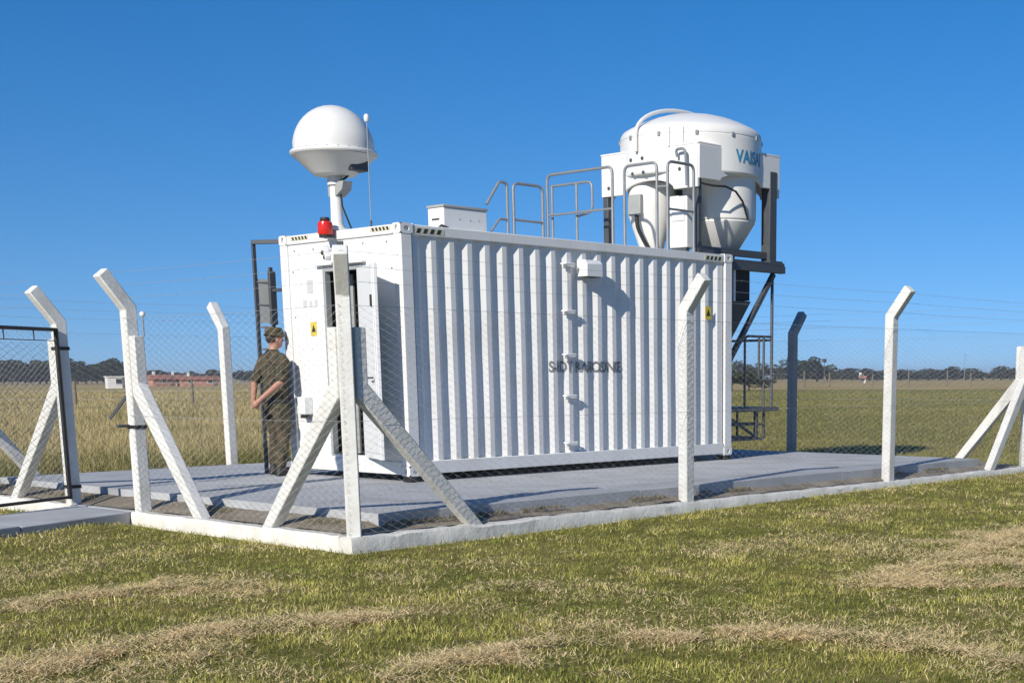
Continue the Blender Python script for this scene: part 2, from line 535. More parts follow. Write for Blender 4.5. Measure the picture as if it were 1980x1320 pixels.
def casting(ix, iy, iz):
    """Corner casting with real oval apertures on its end, side and top faces."""
    lx, ly, lz = .178, .162, .118
    b = MB()
    x0 = 0 if ix == 0 else L - lx; y0 = 0 if iy == 0 else W - ly; z0 = 0 if iz == 0 else H - lz
    def face(o, a, c_, nrm, hole, depth=.03):
        o, a, c_, nrm = Vector(o), Vector(a), Vector(c_), Vector(nrm)
        n = 16
        if not hole:
            b.add([o, o + a, o + a + c_, o + c_], [(0, 1, 2, 3)]); return
        ctr = o + a / 2 + c_ / 2
        ea, ec = a.normalized() * hole[0], c_.normalized() * hole[1]
        outer, inner, back = [], [], []
        for k in range(n):
            t = 2 * PI * (k + .5) / n
            ct, st = math.cos(t), math.sin(t)
            inner.append(ctr + ea * ct + ec * st)
            q = max(abs(ct), abs(st))
            outer.append(ctr + a / 2 * (ct / q) + c_ / 2 * (st / q))
            back.append(inner[-1] - nrm * depth)
        vs_ = outer + inner + back
        fs = [(k, (k + 1) % n, n + (k + 1) % n, n + k) for k in range(n)]
        fs += [(n + k, n + (k + 1) % n, 2 * n + (k + 1) % n, 2 * n + k) for k in range(n)]
        fs.append(tuple(2 * n + k for k in range(n)))
        b.add(vs_, fs)
    X, Y, Z = Vector((lx, 0, 0)), Vector((0, ly, 0)), Vector((0, 0, lz))
    o = Vector((x0, y0, z0))
    face(o, Y, Z, (-1, 0, 0), (.026, .04) if ix == 0 else None)
    face(o + X, Y, Z, (1, 0, 0), (.026, .04) if ix else None)
    face(o, X, Z, (0, -1, 0), (.04, .03) if iy == 0 else None)
    face(o + Y, X, Z, (0, 1, 0), (.04, .03) if iy else None)
    face(o, X, Y, (0, 0, -1), None)
    face(o + Z, X, Y, (0, 0, 1), (.06, .03) if iz else None)
    return b.build('corner_casting', 'container_white', C, smooth=30)
for ix in (0, 1):
    for iy in (0, 1):
        for iz in (0, 1):
            casting(ix, iy, iz)
        x0 = .004 if ix == 0 else L - .164; y0 = .004 if iy == 0 else W - .154
        MB().box(x0, x0 + .16, y0, y0 + .15, .118, H - .118).build('corner_post', 'container_white', C, bevel=.01)
        xp = .01 if ix == 0 else L - .168; yp = .01 if iy == 0 else W - .152
        MB().box(xp, xp + .158, yp, yp + .142, SLAB, -.001).build('support_pad', 'rubber', C, bevel=.008)
# rails
for iy in (0, 1):
    y0 = .012 if iy == 0 else W - .072
    MB().box(.178, L - .178, y0, y0 + .06, H - .125, H - .012).build('top_rail', 'container_white', C, bevel=.008)
    MB().box(.178, L - .178, y0, y0 + .06, .02, .175).build('bottom_rail', 'container_white', C, bevel=.008)
for ix in (0, 1):
    x0 = .01 if ix == 0 else L - .07
    MB().box(x0, x0 + .06, .162, W - .162, H - .118, H - .01).build('header_rail', 'container_white', C, bevel=.008)
    MB().box(x0, x0 + .06, .162, W - .162, .015, .17).build('sill_rail', 'container_white', C, bevel=.008)

# corrugated sides: one pressed sheet each
PITCH = .278
X_A, X_B = .19, L - .19
def corr_profile():
    p = []; x = X_A
    while x < X_B:
        for dx, d in ((0, 0), (.072, 0), (.142, 1), (.208, 1)):
            if x + dx < X_B: p.append((x + dx, d))
        x += PITCH
    p.append((X_B, 0))
    return p
PROF = corr_profile()
DEP = .046
def corr_y(x):
    for (a, da), (b, db) in zip(PROF, PROF[1:]):
        if a <= x <= b:
            t = (x - a) / (b - a) if b > a else 0
            return .034 + DEP * (da + (db - da) * t)
    return .034
for iy in (0, 1):
    b = MB()
    z0, z1 = .17, H - .12
    zr_ = np.linspace(z0, z1, 15); R_ = len(zr_); n = len(PROF)
    for th in (0, .004):
        base = len(b.v)
        for (x, d) in PROF:
            for z in zr_:
                w_ = 0 if (z in (zr_[0], zr_[-1]) or x in (X_A, X_B)) else .012 * (float(fbm(x * 1.1 + 3 * iy, z * 1.3, 91)) - .5) + .004 * (float(fbm(x * 4, z * 5, 95)) - .5)
                y = .034 + DEP * d + th + w_
                b.v.append((x, y if iy == 0 else W - y, float(z)))
        for i in range(n - 1):
            for j in range(R_ - 1):
                p = base + i * R_ + j
                b.f.append((p, p + R_, p + R_ + 1, p + 1))
    b.build('side_panel', 'container_white', C, smooth=8)

# end wall with the doorway
DY0, DY1, DZ0, DZ1 = .82, 1.54, .22, 2.43
MB().box(.03, .07, DY1, W - .155, .17, H - .119).build('end_panel', 'panel_white', C, bevel=.004)
MB().box(.03, .07, .155, DY0, .17, H - .119).build('end_panel', 'panel_white', C, bevel=.004)
MB().box(.03, .07, DY0 + .001, DY1 - .001, DZ1, H - .119).build('end_panel', 'panel_white', C, bevel=.004)
MB().box(.03, .07, DY0 + .001, DY1 - .001, .17, DZ0).build('threshold', 'panel_white', C, bevel=.004)
fr = MB()
fr.box(.018, .10, DY0 - .035, DY0 + .012, DZ0 - .02, DZ1 + .045)
fr.box(.018, .10, DY1 - .012, DY1 + .035, DZ0 - .02, DZ1 + .045)
fr.box(.020, .10, DY0 + .013, DY1 - .013, DZ1 - .01, DZ1 + .043)
fr.build('door_frame', 'grey_panel', C, bevel=.004)
MB().box(-.035, .029, DY0 - .12, DY1 + .14, DZ1 + .06, DZ1 + .085).build('drip_cap', 'panel_white', C, bevel=.004)
# bolts round the end panels
for (y, z) in [(.3, 2.70), (.75, 2.71), (1.25, 2.71), (1.75, 2.70), (2.15, 2.70), (2.20, 2.45), (2.20, 1.9), (2.20, 1.3), (2.20, .7), (.22, 2.4), (.22, 1.6), (.22, .9)]:
    o = MB().lathe([(.0, 0), (.011, 0), (.012, .004), (.008, .011), (0, .011)], n=10).build('bolt', 'galvanised', C)
    o.rotation_euler = (0, -PI / 2, 0); o.location = (.0305, y, z)
# inside: dark lobby with lining, cabinet front and ceiling
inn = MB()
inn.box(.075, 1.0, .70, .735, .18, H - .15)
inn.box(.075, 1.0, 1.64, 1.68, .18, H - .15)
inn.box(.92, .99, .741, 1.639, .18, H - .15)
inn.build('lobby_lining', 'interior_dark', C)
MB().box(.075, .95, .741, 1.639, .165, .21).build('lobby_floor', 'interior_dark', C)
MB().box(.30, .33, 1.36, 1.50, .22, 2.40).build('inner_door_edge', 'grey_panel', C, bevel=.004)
# roof and far wall, floor
rf = MB()
npz = 24
for i in range(npz):
    a = .07 + (L - .14) * i / npz; bb = .07 + (L - .14) * (i + 1) / npz
    z = H - .028 - (.012 if i % 2 else 0)
    rf.box(a, bb - .02, .072, W - .072, z - .006, z)
    rf.box(bb - .02, bb, .072, W - .072, H - .050, H - .034)
rf.build('roof_sheet', 'container_white', C)
MB().box(L - .06, L - .02, .155, W - .155, .17, H - .119).build('far_end_panel', 'panel_white', C, bevel=.004)
MB().box(.08, L - .08, .08, W - .08, .06, .15).build('floor', 'dark_steel', C)

# door leaf, swung far open on its right-hand hinges
DA = rad(155)
dl = .92
D = MB().box(-.022, .022, 0, dl, DZ0 - .01, DZ1 - .005).build('door', 'panel_white', C, bevel=.006)
D.location = (-.012, DY0 - .01, 0); D.rotation_euler = (0, 0, DA)
MB().box(.0225, .032, .05, dl - .05, DZ0 + .06, DZ1 - .07).build('door_inner_skin', 'panel_white', D, bevel=.004)
MB().box(.0325, .05, dl - .13, dl - .08, 1.95, 2.08).build('lock_case', 'mark_black', D, bevel=.004)
MB().tube(rounded([(.05, dl - .10, 1.15), (.09, dl - .10, 1.15), (.09, dl - .24, 1.15)], .02), .011).build('handle', 'dark_steel', D)
for z in (.5, 1.35, 2.15):
    MB().lathe([(0, 0), (.014, 0), (.014, .12), (0, .12)], n=10).build('hinge', 'dark_steel', D, loc=(0, -.012, z))
# warning stripes near the top corners (black bars on a cream strip)
def stripes(origin, along, nrm, count, w, h, name='warning_stripe'):
    o, a, n_ = Vector(origin), Vector(along), Vector(nrm)
    base = MB()
    q = a.normalized()
    base.extrude([o - n_ * .0, o + q * (count * w * 2 + w), o + q * (count * w * 2 + w) + Vector((0, 0, h)), o + Vector((0, 0, h))], n_ * .003)
    ob = base.build(name, 'sign_pale', C)
    for i in range(count):
        p = o + q * (w * .6 + i * w * 2) + n_ * .0032 + Vector((0, 0, .006))
        sk = q * (w * .55)
        hh = Vector((0, 0, h - .012))
        MB().extrude([p, p + q * w, p + q * w + sk + hh, p + sk + hh], n_ * .002).build('black_bar', 'mark_black', ob)
painted('sign_pale', (0.60, 0.57, 0.40), (0.4, 0.38, 0.28), 0.5, 0.4, 14.0, False, 0.02, 40)
stripes((.205, .012, H - .105), (1, 0, 0), (0, -1, 0), 4, .05, .062)
stripes((L - .62, .012, H - .105), (1, 0, 0), (0, -1, 0), 4, .045, .062)
stripes((.01, .20, H - .075), (0, 1, 0), (-1, 0, 0), 5, .034, .05)
stripes((.01, W - .62, H - .075), (0, 1, 0), (-1, 0, 0), 5, .034, .05)

# hooded vent on the side, with louvres underneath
vx0, vx1, vz0, vz1, vd = 2.88, 3.17, 2.43, 2.64, .15
v_ = MB().extrude([(vx0, .03, vz0), (vx0, .03, vz1), (vx0, -vd + .05, vz1), (vx0, -vd, vz1 - .05), (vx0, -vd, vz0)], (vx1 - vx0, 0, 0)).build('vent_hood', 'panel_white', C, bevel=.006)
MB().box(vx0 + .02, vx1 - .02, -vd + .02, .01, vz0 - .006, vz0 - .001).build('grille', 'mark_black', v_)
# step rungs welded into one trough of the side
for z in (2.55, 1.96, 1.41, .88, .27):
    x0 = 2.60; x1 = 2.79
    r_ = MB().tube(rounded([(x0, .05, z + .03), (x0, -.025, z + .03), (x1, -.025, z + .03), (x1, .05, z + .03)], .03), .012)
    r_.box(x0 - .01, x1 + .01, .0, .02, z - .01, z + .045)
    r_.build('step_rung', 'panel_white', C)
# signs
def tri_sign(c, u, n_, s=.10):
    c, u, n_ = Vector(c), Vector(u), Vector(n_)
    zv = Vector((0, 0, 1))
    o = MB().extrude([c - u * s * .75 - zv * s, c + u * s * .75 - zv * s, c + u * s * .75 + zv * s, c - u * s * .75 + zv * s], n_ * .003).build('warning_sign', 'sign_yellow', C)
    t = MB().extrude([c - u * s * .5 - zv * s * .45 + n_ * .0032, c + u * s * .5 - zv * s * .45 + n_ * .0032, c + zv * s * .6 + n_ * .0032], n_ * .002)
    t.build('triangle', 'mark_black', o)
tri_sign((.0295, 1.825, 1.75), (0, -1, 0), (-1, 0, 0), .085)
tri_sign((5.52, .018, 2.05), (1, 0, 0), (0, -1, 0), .09)
for (y0, y1, z0, z1) in [(1.80, 1.92, 2.18, 2.34), (1.72, 1.78, 2.02, 2.10), (1.83, 1.89, 2.02, 2.09), (1.94, 2.02, 2.02, 2.10)]:
    MB().box(.0255, .0295, y0, y1, z0, z1).build('label_plate', 'label_grey', C)
wb = MB().box(-.10, .0295, 1.93, 2.08, .70, .92).build('wall_box', 'panel_white', C, bevel=.012)
MB().box(-.08, .0, 1.95, 2.06, .655, .699).build('cable_gland_plate', 'rubber', wb, bevel=.006)
MB().box(.005, .0295, 1.60, 1.64, .82, .93).build('door_stop', 'dark_steel', C, bevel=.004)

# lettering, following the sheet's corrugation
def text_mesh(body, size, name):
    cu = bpy.data.curves.new(name, 'FONT')
    cu.body = body; cu.size = size; cu.align_x = 'LEFT'; cu.offset = .03; cu.space_character = 1.03
    ob = bpy.data.objects.new(name, cu); col.objects.link(ob)
    dg = bpy.context.evaluated_depsgraph_get()
    me_ = bpy.data.meshes.new_from_object(ob.evaluated_get(dg))
    bpy.data.objects.remove(ob, do_unlink=True); bpy.data.curves.remove(cu)
    return me_
def lettering(body, x0, width, z0, height, name, mat, parent, cuts, fn):
    me_ = text_mesh(body, 1.0, name)
    co = np.array([v.co[:] for v in me_.vertices])
    mn, mx = co.min(0), co.max(0)
    bm = bmesh.new(); bm.from_mesh(me_)
    for v in bm.verts:
        v.co.x = x0 + (v.co.x - mn[0]) / (mx[0] - mn[0]) * width
        v.co.y = z0 + (v.co.y - mn[1]) / (mx[1] - mn[1]) * height
    for c in cuts:
        bmesh.ops.bisect_plane(bm, geom=bm.verts[:] + bm.edges[:] + bm.faces[:], plane_co=(c, 0, 0), plane_no=(1, 0, 0), dist=1e-5)
    for v in bm.verts:
        v.co = fn(v.co.x, v.co.y)
    bm.to_mesh(me_); bm.free()
    me_.materials.clear(); me_.materials.append(MATS[mat])
    o = bpy.data.objects.new(name, me_); col.objects.link(o); o.parent = parent
    return o
cuts = [p[0] for p in PROF if 2.2 < p[0] < 3.9]
for tx, x0_, w_ in (('S-HDY', 2.36, .40), ('RADIOSONDE', 2.86, .86)):
    lettering(tx, x0_, w_, 1.21, .145, 'side_lettering', 'letter_grey', C, cuts, lambda x, z: Vector((x, corr_y(x) + .012 * (float(fbm(x * 1.1, z * 1.3, 91)) - .5) - .006, z)))

# ================================================================== LAUNCHER ON THE ROOF
BL = thing('balloon_launcher', 'large white drum-shaped balloon launcher on legs above the container end', 'launcher', (6.55, 1.22, H))
DR, ZS, ZT, ZB = 1.075, 1.88, 2.12, 1.12
pr = [(0, ZB + .05), (.93, ZB + .05), (DR - .012, ZB + .06), (DR, ZB + .08), (DR, 1.705), (DR - .006, 1.712), (DR - .006, 1.724), (DR, 1.731), (DR, 1.75), (DR - .012, 1.80), (DR - .045, 1.845), (DR - .11, 1.885), (.80, 1.965), (.62, 2.035), (.42, 2.09), (.22, 2.12), (.10, 2.13), (0.01, 2.132)]
MB().lathe(pr, n=72).build('drum', 'gel_white', BL, smooth=30)

# square skirt with an arch cut into each face
SQ = .955
def arch_face(zb, zt, c0, wa, za):
    """Profile in (s, z): a panel from -SQ to SQ with an arched opening from its lower edge."""
    p = [(-SQ, zb), (-SQ, zt), (SQ, zt), (SQ, zb), (c0 + wa, zb)]
    for k in range(1, 12):
        a = PI * k / 12
        p.append((c0 + wa * math.cos(a), zb + (za - zb) * math.sin(a)))
    p.append((c0 - wa, zb))
    return p
Z0, Z1 = .93, 1.52
sk = []
for rot, c0, wa, za in ((0, .02, .50, 1.16), (PI / 2, -.06, .56, 1.14), (PI, 0, .7, 1.2), (-PI / 2, .0, .50, 1.09)):
    poly = arch_face(1.05 if rot == 0 else Z0, Z1, c0, wa, za)
    M = Matrix.Rotation(rot, 4, 'Z')
    P3 = [M @ Vector((s, -SQ - .02, z)) for s, z in poly]
    MB().extrude(P3, M @ Vector((0, .05, 0))).build('skirt_panel', 'gel_white', BL, bevel=.008)
for sx_, sy_ in ((-1, -1), (1, -1), (1, 1), (-1, 1)):
    MB().extrude([(sx_ * (SQ + .018), sy_ * (SQ + .018), Z1 + .001), (sx_ * .30, sy_ * (SQ + .018), Z1 + .001), (sx_ * .50, sy_ * .84, Z1 + .001), (sx_ * .84, sy_ * .50, Z1 + .001), (sx_ * (SQ + .018), sy_ * .30, Z1 + .001)], (0, 0, .03)).build('skirt_top', 'gel_white', BL, bevel=.008)
# bolts and plates on the skirt face towards the ladder end
for y, z in ((.28, 1.40), (.02, 1.40), (.24, 1.20), (.0, 1.20), (.80, 1.05), (-.62, 1.2)):
    o = MB().lathe([(0, 0), (.026, 0), (.028, .006), (.018, .02), (0, .02)], n=10).build('bolt', 'dark_steel', BL)
    xb = -SQ - .021 if abs(y) > .45 else -math.sqrt(DR * DR - y * y) - .001
    o.rotation_euler = (0, -PI / 2, 0); o.location = (xb, y, z)
# legs
for sx_, sy_, w in ((-1, -1, .08), (1, -1, .17), (1, 1, .12), (-1, 1, .10)):
    lx_ = -.90 if sx_ < 0 else .79
    lg = MB().box(lx_ - w / 2, lx_ + w / 2, sy_ * .90 - w / 2, sy_ * .90 + w / 2, .03 if sx_ < 0 else -.02, 1.30).build('leg', 'dark_steel', BL, bevel=.008)
    MB().box(lx_ - w * .9, lx_ + w * .9, sy_ * .90 - w * .9, sy_ * .90 + w * .9, .0 if sx_ < 0 else -.04, .03 if sx_ < 0 else -.012).build('foot_plate', 'dark_steel', lg)
MB().box(-.88, .88, -.03, .03, 1.1, 1.2).build('cross_beam', 'dark_steel', BL)
MB().box(-.86, .86, -.93, -.86, .02, .12).build('base_beam', 'dark_steel', BL)
# lower vessel with its cone
lv = (.17, -.42)
vc = MB().lathe([(0, 1.28), (.545, 1.28), (.557, 1.26), (.56, 1.2), (.56, .60), (.555, .57), (.535, .55), (0, .55)], (lv[0], lv[1], 0), n=48).build('lower_vessel', 'gel_white', BL)
MB().lathe([(0, .549), (.54, .548), (.545, .53), (.29, .13), (.24, .10), (0, .10)], (lv[0], lv[1], 0), n=48).build('cone', 'gel_white', vc)
MB().lathe([(0, .02), (.24, .02), (.24, .10), (0, .10)], (lv[0], lv[1], 0), n=32).build('base_ring', 'dark_steel', vc)
# smaller hopper under the other arch
hp = (-.58, .30)
ho = MB().lathe([(0, 1.12), (.33, 1.12), (.35, 1.08), (.35, .66), (.20, .22), (.17, .06), (0, .06)], (hp[0], hp[1], 0), n=36).build('hopper', 'gel_white', BL)
MB().box(hp[0] - .40, hp[0] - .33, hp[1] - .14, hp[1] + .10, .62, .92).build('actuator', 'grey_panel', ho, bevel=.01)
MB().tube(rounded([(hp[0] - .38, hp[1] - .05, .62), (hp[0] - .40, hp[1] - .08, .45), (hp[0] - .28, hp[1] - .14, .2), (hp[0] - .2, hp[1] - .25, .02)], .1), .03).build('hose', 'rubber', ho)
cc_ = MB().box(-.82, -.50, -.62, -.28, .12, .86).build('control_cabinet', 'gel_white', BL, bevel=.015)
MB().box(-.815, -.74, -.60, -.30, -.01, .119).build('cabinet_foot', 'dark_steel', cc_)
MB().box(-.835, -.822, -.58, -.34, .50, .80).build('cabinet_door', 'gel_white', cc_, bevel=.006)
# cables
MB().tube([(-.9, -.9, 1.0), (-.70, -1.02, .96), (-.45, -1.05, .97), (-.2, -1.04, .92), (.0, -1.01, .80), (.10, -.99, .66), (.16, -.985, .56)], .016).build('cable', 'rubber', BL)
MB().tube(rounded([(-1.03, -.62, 1.36), (-1.06, -.62, 1.46), (-1.06, -.80, 1.46), (-1.03, -.80, .95)], .08), .02).build('pipe_bow', 'galvanised', BL)
# hoop over the lid, grey plate and strips on the drum
hp_pts = [(-1.105, .12, 1.50)]
for k in range(0, 17):
    a = rad(180 - k * 9.6)
    hp_pts.append((1.105 * math.cos(a), .12, 1.74 + .45 * math.sin(a)))
MB().tube(hp_pts, .028, 10).build('lid_hoop', 'gel_white', BL)
def on_drum(ang, s, z, off=.003):
    a = ang + s / DR
    return Vector(((DR + off) * math.cos(a), (DR + off) * math.sin(a), z))
def drum_patch(ang, w, z0, z1, name, mat, th=.012):
    n = 8
    pv = []
    for off in (.001, th):
        for i in range(n + 1):
            for z in (z0, z1):
                pv.append(on_drum(ang, -w / 2 + w * i / n, z, off))
    fs = []
    k = 2 * (n + 1)
    for i in range(n):
        fs += [(2 * i, 2 * i + 2, 2 * i + 3, 2 * i + 1), (k + 2 * i, k + 2 * i + 1, k + 2 * i + 3, k + 2 * i + 2),
               (2 * i, k + 2 * i, k + 2 * i + 2, 2 * i + 2), (2 * i + 1, 2 * i + 3, k + 2 * i + 3, k + 2 * i + 1)]
    fs += [(0, 1, k + 1, k), (2 * n, k + 2 * n, k + 2 * n + 1, 2 * n + 1)]
    return MB().add(pv, fs).build(name, mat, BL, smooth=20)

painted('grey_plate', (0.42, 0.43, 0.43), (0.33, 0.33, 0.32), 0.5, 0.3, 5, True, .02, 20)
for k in range(12):
    o = MB().box(-.02, .02, -.012, .012, -.03, .03).build('lid_latch', 'galvanised', BL, bevel=.004)
    a = 2 * PI * (k + .5) / 12
    o.location = ((DR + .008) * math.cos(a), (DR + .008) * math.sin(a), 1.715); o.rotation_euler = (0, 0, a + PI / 2)
drum_patch(rad(203), .03, 1.53, 1.80, 'drum_strip', 'gel_white', .02)
drum_patch(rad(214), .03, 1.53, 1.80, 'drum_strip', 'gel_white', .02)
lc = [i * .03 for i in range(1, 32)]
lettering('VAISALA', 0, .92, 1.33, .19, 'drum_lettering', 'logo_blue', BL, lc, lambda x, z: on_drum(rad(258), x, z, .0035))

# ================================================================== END PLATFORM AND LANDING
PF = thing('access_platform', 'dark steel platform, strut and railed landing hung on the container far end', 'platform', (L, 0, 0))
MB().box(.02, 1.40, .10, 2.30, H - .09, H - .045).build('deck', 'dark_steel', PF, bevel=.006)
for y in (.12, 1.2, 2.28):
    MB().box(.01, 1.385, y - .05, y + .05, H - .20, H - .092).build('deck_beam', 'dark_steel', PF, bevel=.006)
for y in (.18, 2.22):
    MB().beam((1.22, y, H - .21), (.04, y, 1.25), .07, .07, (0, 1, 0)).build('strut', 'dark_steel', PF, bevel=.006)
MB().tube([(1.22, .20, H - .21), (1.22, .20, .66)], .024).build('hanger', 'dark_steel', PF)
MB().tube([(1.22, 1.15, H - .21), (1.22, 1.15, .66)], .024).build('hanger', 'dark_steel', PF)
ld = MB().box(.02, 1.36, .16, 1.20, .62, .68).build('landing', 'dark_steel', PF, bevel=.006)
# landing rails
def rail(pts, r=.019, name='rail', parent=None, mat='galvanised', rr=.09):
    return MB().tube(rounded(pts, rr), r, 8).build(name, mat, parent)
rail([(.55, .20, .68), (.55, .20, 1.75), (1.20, .20, 1.75)], name='landing_rail', parent=PF, mat='dark_steel')
rail([(.90, .20, 1.73), (.90, .20, 1.08), (1.20, .20, 1.08)], name='landing_rail', parent=PF, mat='dark_steel')
rail([(1.02, .20, .68), (1.02, .20, 1.73)], name='landing_rail', parent=PF, mat='dark_steel')
rail([(.86, 1.14, .68), (.86, 1.14, 1.70), (1.20, 1.14, 1.70)], name='landing_rail', parent=PF, mat='dark_steel')
rail([(1.22, .22, 1.70), (1.22, 1.13, 1.70)], name='landing_rail', parent=PF, mat='dark_steel')
# hanging step frame under the landing
for y in (.22, .75):
    fr_ = MB()
    fr_.beam((.04, y, .20), (1.0, y, .20), .04, .04)
    fr_.beam((.04, y, .42), (1.05, y, .42), .03, .03)
    fr_.beam((.86, y, .22), (.86, y, .62), .05, .05)
    fr_.beam((1.06, y, .20), (1.06, y, .62), .03, .03)
    fr_.beam((.05, y, .60), (.84, y, .24), .035, .035)
    fr_.build('step_frame', 'dark_steel', PF)
for z in (.22, .43):
    MB().box(.06, .95, .25, .72, z - .015, z + .015).build('step_tread', 'dark_steel', PF)
# exhaust hood on the far wall
EH = thing('exhaust_hood', 'black and brown ventilation hood on the container far wall', 'vent', (L, .6, 2.2))
MB().box(.01, .64, -.42, .50, .07, .50).build('hood_mouth', 'interior_dark', EH, bevel=.01)
MB().extrude([(.01, -.44, .06), (.65, -.44, .06), (.05, -.44, -.66), (.01, -.44, -.66)], (0, .96, 0)).build('hood_chute', 'hood_brown', EH, bevel=.006)
MB().box(.19, .235, -.47, -.445, .05, .56).build('hood_bracket', 'panel_white', EH)

# ================================================================== ROOF EQUIPMENT
# radome antenna
RA = thing('radome_antenna', 'white domed radome antenna on a short pole above the door', 'antenna', (.15, 1.40, H))
zf = .895
pr = [(.515, zf - .02), (.522, zf), (.515, zf + .022), (.478, zf + .026)]
for k in range(1, 13):
    a = PI / 2 * k / 12
    pr.append((.484 * math.cos(a) + (.0 if k < 12 else 0), zf + .05 + .50 * math.sin(a)))
MB().lathe(pr[3:] , n=64).build('dome', 'gel_white', RA, smooth=50)
MB().lathe([(.47, zf - .03), (.505, zf - .025), (.518, zf - .008), (.518, zf + .008), (.505, zf + .024), (.47, zf + .026)], n=64).build('flange', 'gel_white', RA)
MB().lathe([(.505, zf - .031), (.46, zf - .06), (.285, zf - .215), (.26, zf - .235), (.245, zf - .25), (.10, zf - .265), (.095, zf - .36), (0, zf - .36)][::-1], n=56).build('underside', 'gel_white', RA, smooth=50)
for k in range(24):
    a = 2 * PI * k / 24
    MB().lathe([(0, 0), (.010, 0), (.010, .008), (0, .008)], n=8).build('bolt', 'galvanised', RA, loc=(.497 * math.cos(a), .497 * math.sin(a), zf + .0245))
MB().box(-.02, .24, -.36, -.13, zf - .215, zf - .075).build('connector_box', 'dark_steel', RA, bevel=.015)
MB().lathe([(0, .0), (.16, 0), (.16, .015), (.10, .04), (.074, .10), (.07, .56), (0, .56)], n=28).build('pole', 'gel_white', RA)
br = MB().extrude([(-.05, .09, .40), (-.05, .09, .56), (-.05, -.22, .57), (-.05, -.19, .47), (-.05, -.06, .40)], (.14, 0, 0)).build('bracket_tray', 'grey_panel', RA, bevel=.005)
MB().tube([(.1, -.24, zf - .16), (.08, -.2, zf - .23), (.06, -.12, zf - .28), (-.02, -.09, zf - .34), (-.03, -.07, zf - .42)], .014).build('cable', 'rubber', RA)
MB().tube([(.0, -.10, .42), (-.01, -.13, .28), (.02, -.20, .10), (.05, -.22, .0)], .011).build('cable', 'rubber', RA)
# whip antenna
WA = thing('whip_antenna', 'thin mast with a small white receiver beside the radome', 'antenna', (.20, .80, H))
MB().tube([(0, 0, 0), (0, 0, .62), (.0, .0, 1.20)], .006, 6).build('mast', 'galvanised', WA)
MB().lathe([(0, 1.2), (.02, 1.2), (.03, 1.215), (.034, 1.26), (.02, 1.285), (0, 1.29)], n=16).build('receiver', 'gel_white', WA)
MB().lathe([(0, 0), (.04, 0), (.04, .012), (.012, .02), (.012, .09), (0, .09)], n=14).build('foot', 'dark_steel', WA)
# red beacon
BE = thing('warning_beacon', 'red warning beacon with dark cap at the roof edge', 'beacon', (-.10, 1.30, 2.80))
BE.scale = (1.1, 1.1, 1.08)
MB().lathe([(0, .03), (.075, .03), (.082, .045), (.082, .13), (.074, .165), (.05, .178), (0, .18)], n=28).build('lens', 'beacon_red', BE)
MB().lathe([(0, .181), (.052, .181), (.055, .19), (.045, .215), (0, .22)], n=24).build('cap', 'mark_black', BE)
MB().lathe([(0, 0), (.07, 0), (.07, .03), (0, .03)], n=24).build('base', 'rubber', BE)
MB().beam((.0, 0, -.005), (.10, 0, -.005), .05, .01, (0, 1, 0)).build('bracket', 'panel_white', BE)
# floodlight/camera bracket below the beacon
FL = thing('wall_camera', 'small white camera arm on the wall below the red beacon', 'camera', (.03, 1.18, 2.66))
MB().box(-.03, .0, -.05, .05, -.06, .10).build('wall_plate', 'dark_steel', FL, bevel=.005)
MB().beam((-.03, .0, .03), (-.20, .02, -.03), .03, .03).build('arm', 'panel_white', FL, bevel=.004)
c_ = MB().beam((-.16, .10, .02), (-.28, -.12, -.12), .07, .07).build('camera_body', 'panel_white', FL, bevel=.012)
for k, (p) in enumerate([(-.225, .06, -.045), (-.262, -.035, -.105)]):
    MB().ball(p, .028, .028, .028).build('lens', 'mark_black', c_)
# rooftop unit
RU = thing('rooftop_unit', 'low white air handling box with dark lid edge on the roof', 'air conditioner', (1.02, .45, H))
cs = MB().box(0, .70, 0, .30, -.02, .285).build('casing', 'panel_white', RU, bevel=.012)
MB().box(-.012, .712, -.012, .312, .286, .318).build('lid', 'grey_panel', RU, bevel=.008)
MB().box(-.004, -.0005, .08, .22, .14, .16).build('slot', 'mark_black', cs)
for x in (.25, .42, .56):
    MB().ball((x, -.002, .16), .01, .004, .01, 8, 6).build('rivet', 'grey_panel', cs)
MB().tube([(-.04, .02, -.03), (-.05, .05, .04), (-.02, .02, .07), (.03, -.03, .04), (.06, -.05, -.03)], .016).build('hose', 'rubber', RU)

# roof guard rails: bent galvanised tube frames
GR = thing('roof_guardrail', 'galvanised tube guard rails around the roof walkway', 'railing', (4.0, 1.2, H))
def gr(pts, r=.021, rr=.10):
    return rail([(x - 4.0, y - 1.2, z - H) for x, y, z in pts], r, 'rail_frame', GR, 'galvanised', rr)
zr = 4.07; zm = 3.50; zb = H - .03
gr([(3.40, 2.35, 3.56), (3.66, 2.35, 3.90), (3.80, 2.35, 3.88), (3.80, 2.35, zb)], rr=.05)
gr([(3.48, 2.35, 3.20), (3.64, 2.35, 3.38), (3.80, 2.35, 3.38)], .018, .04)
gr([(3.92, 2.35, zb), (3.92, 2.35, 3.90), (4.50, 2.35, 3.90), (4.50, 2.35, zb)])
gr([(3.92, 2.35, 3.39), (4.50, 2.35, 3.39)], .018)
gr([(4.60, 2.35, zb), (4.60, 2.35, zr), (4.60, 1.02, zr), (4.60, 1.02, zb)])
gr([(4.60, 2.35, zm), (4.60, 1.02, zm)], .016)
gr([(4.68, 2.33, 3.92), (4.68, 1.50, 3.92), (4.68, 1.50, 3.50), (4.68, 1.82, 3.45)], .018)
gr([(4.68, 1.82, 3.93), (4.68, 1.82, zb)], .018)
gr([(4.68, 2.33, 3.93), (4.68, 2.33, zb)], .018)
gr([(4.72, .90, zb), (4.72, .90, zr), (4.72, .28, zr), (4.72, .28, zb)])
gr([(4.74, .10, zb), (4.74, .10, zr), (5.30, .10, zr), (5.30, .10, zb)])
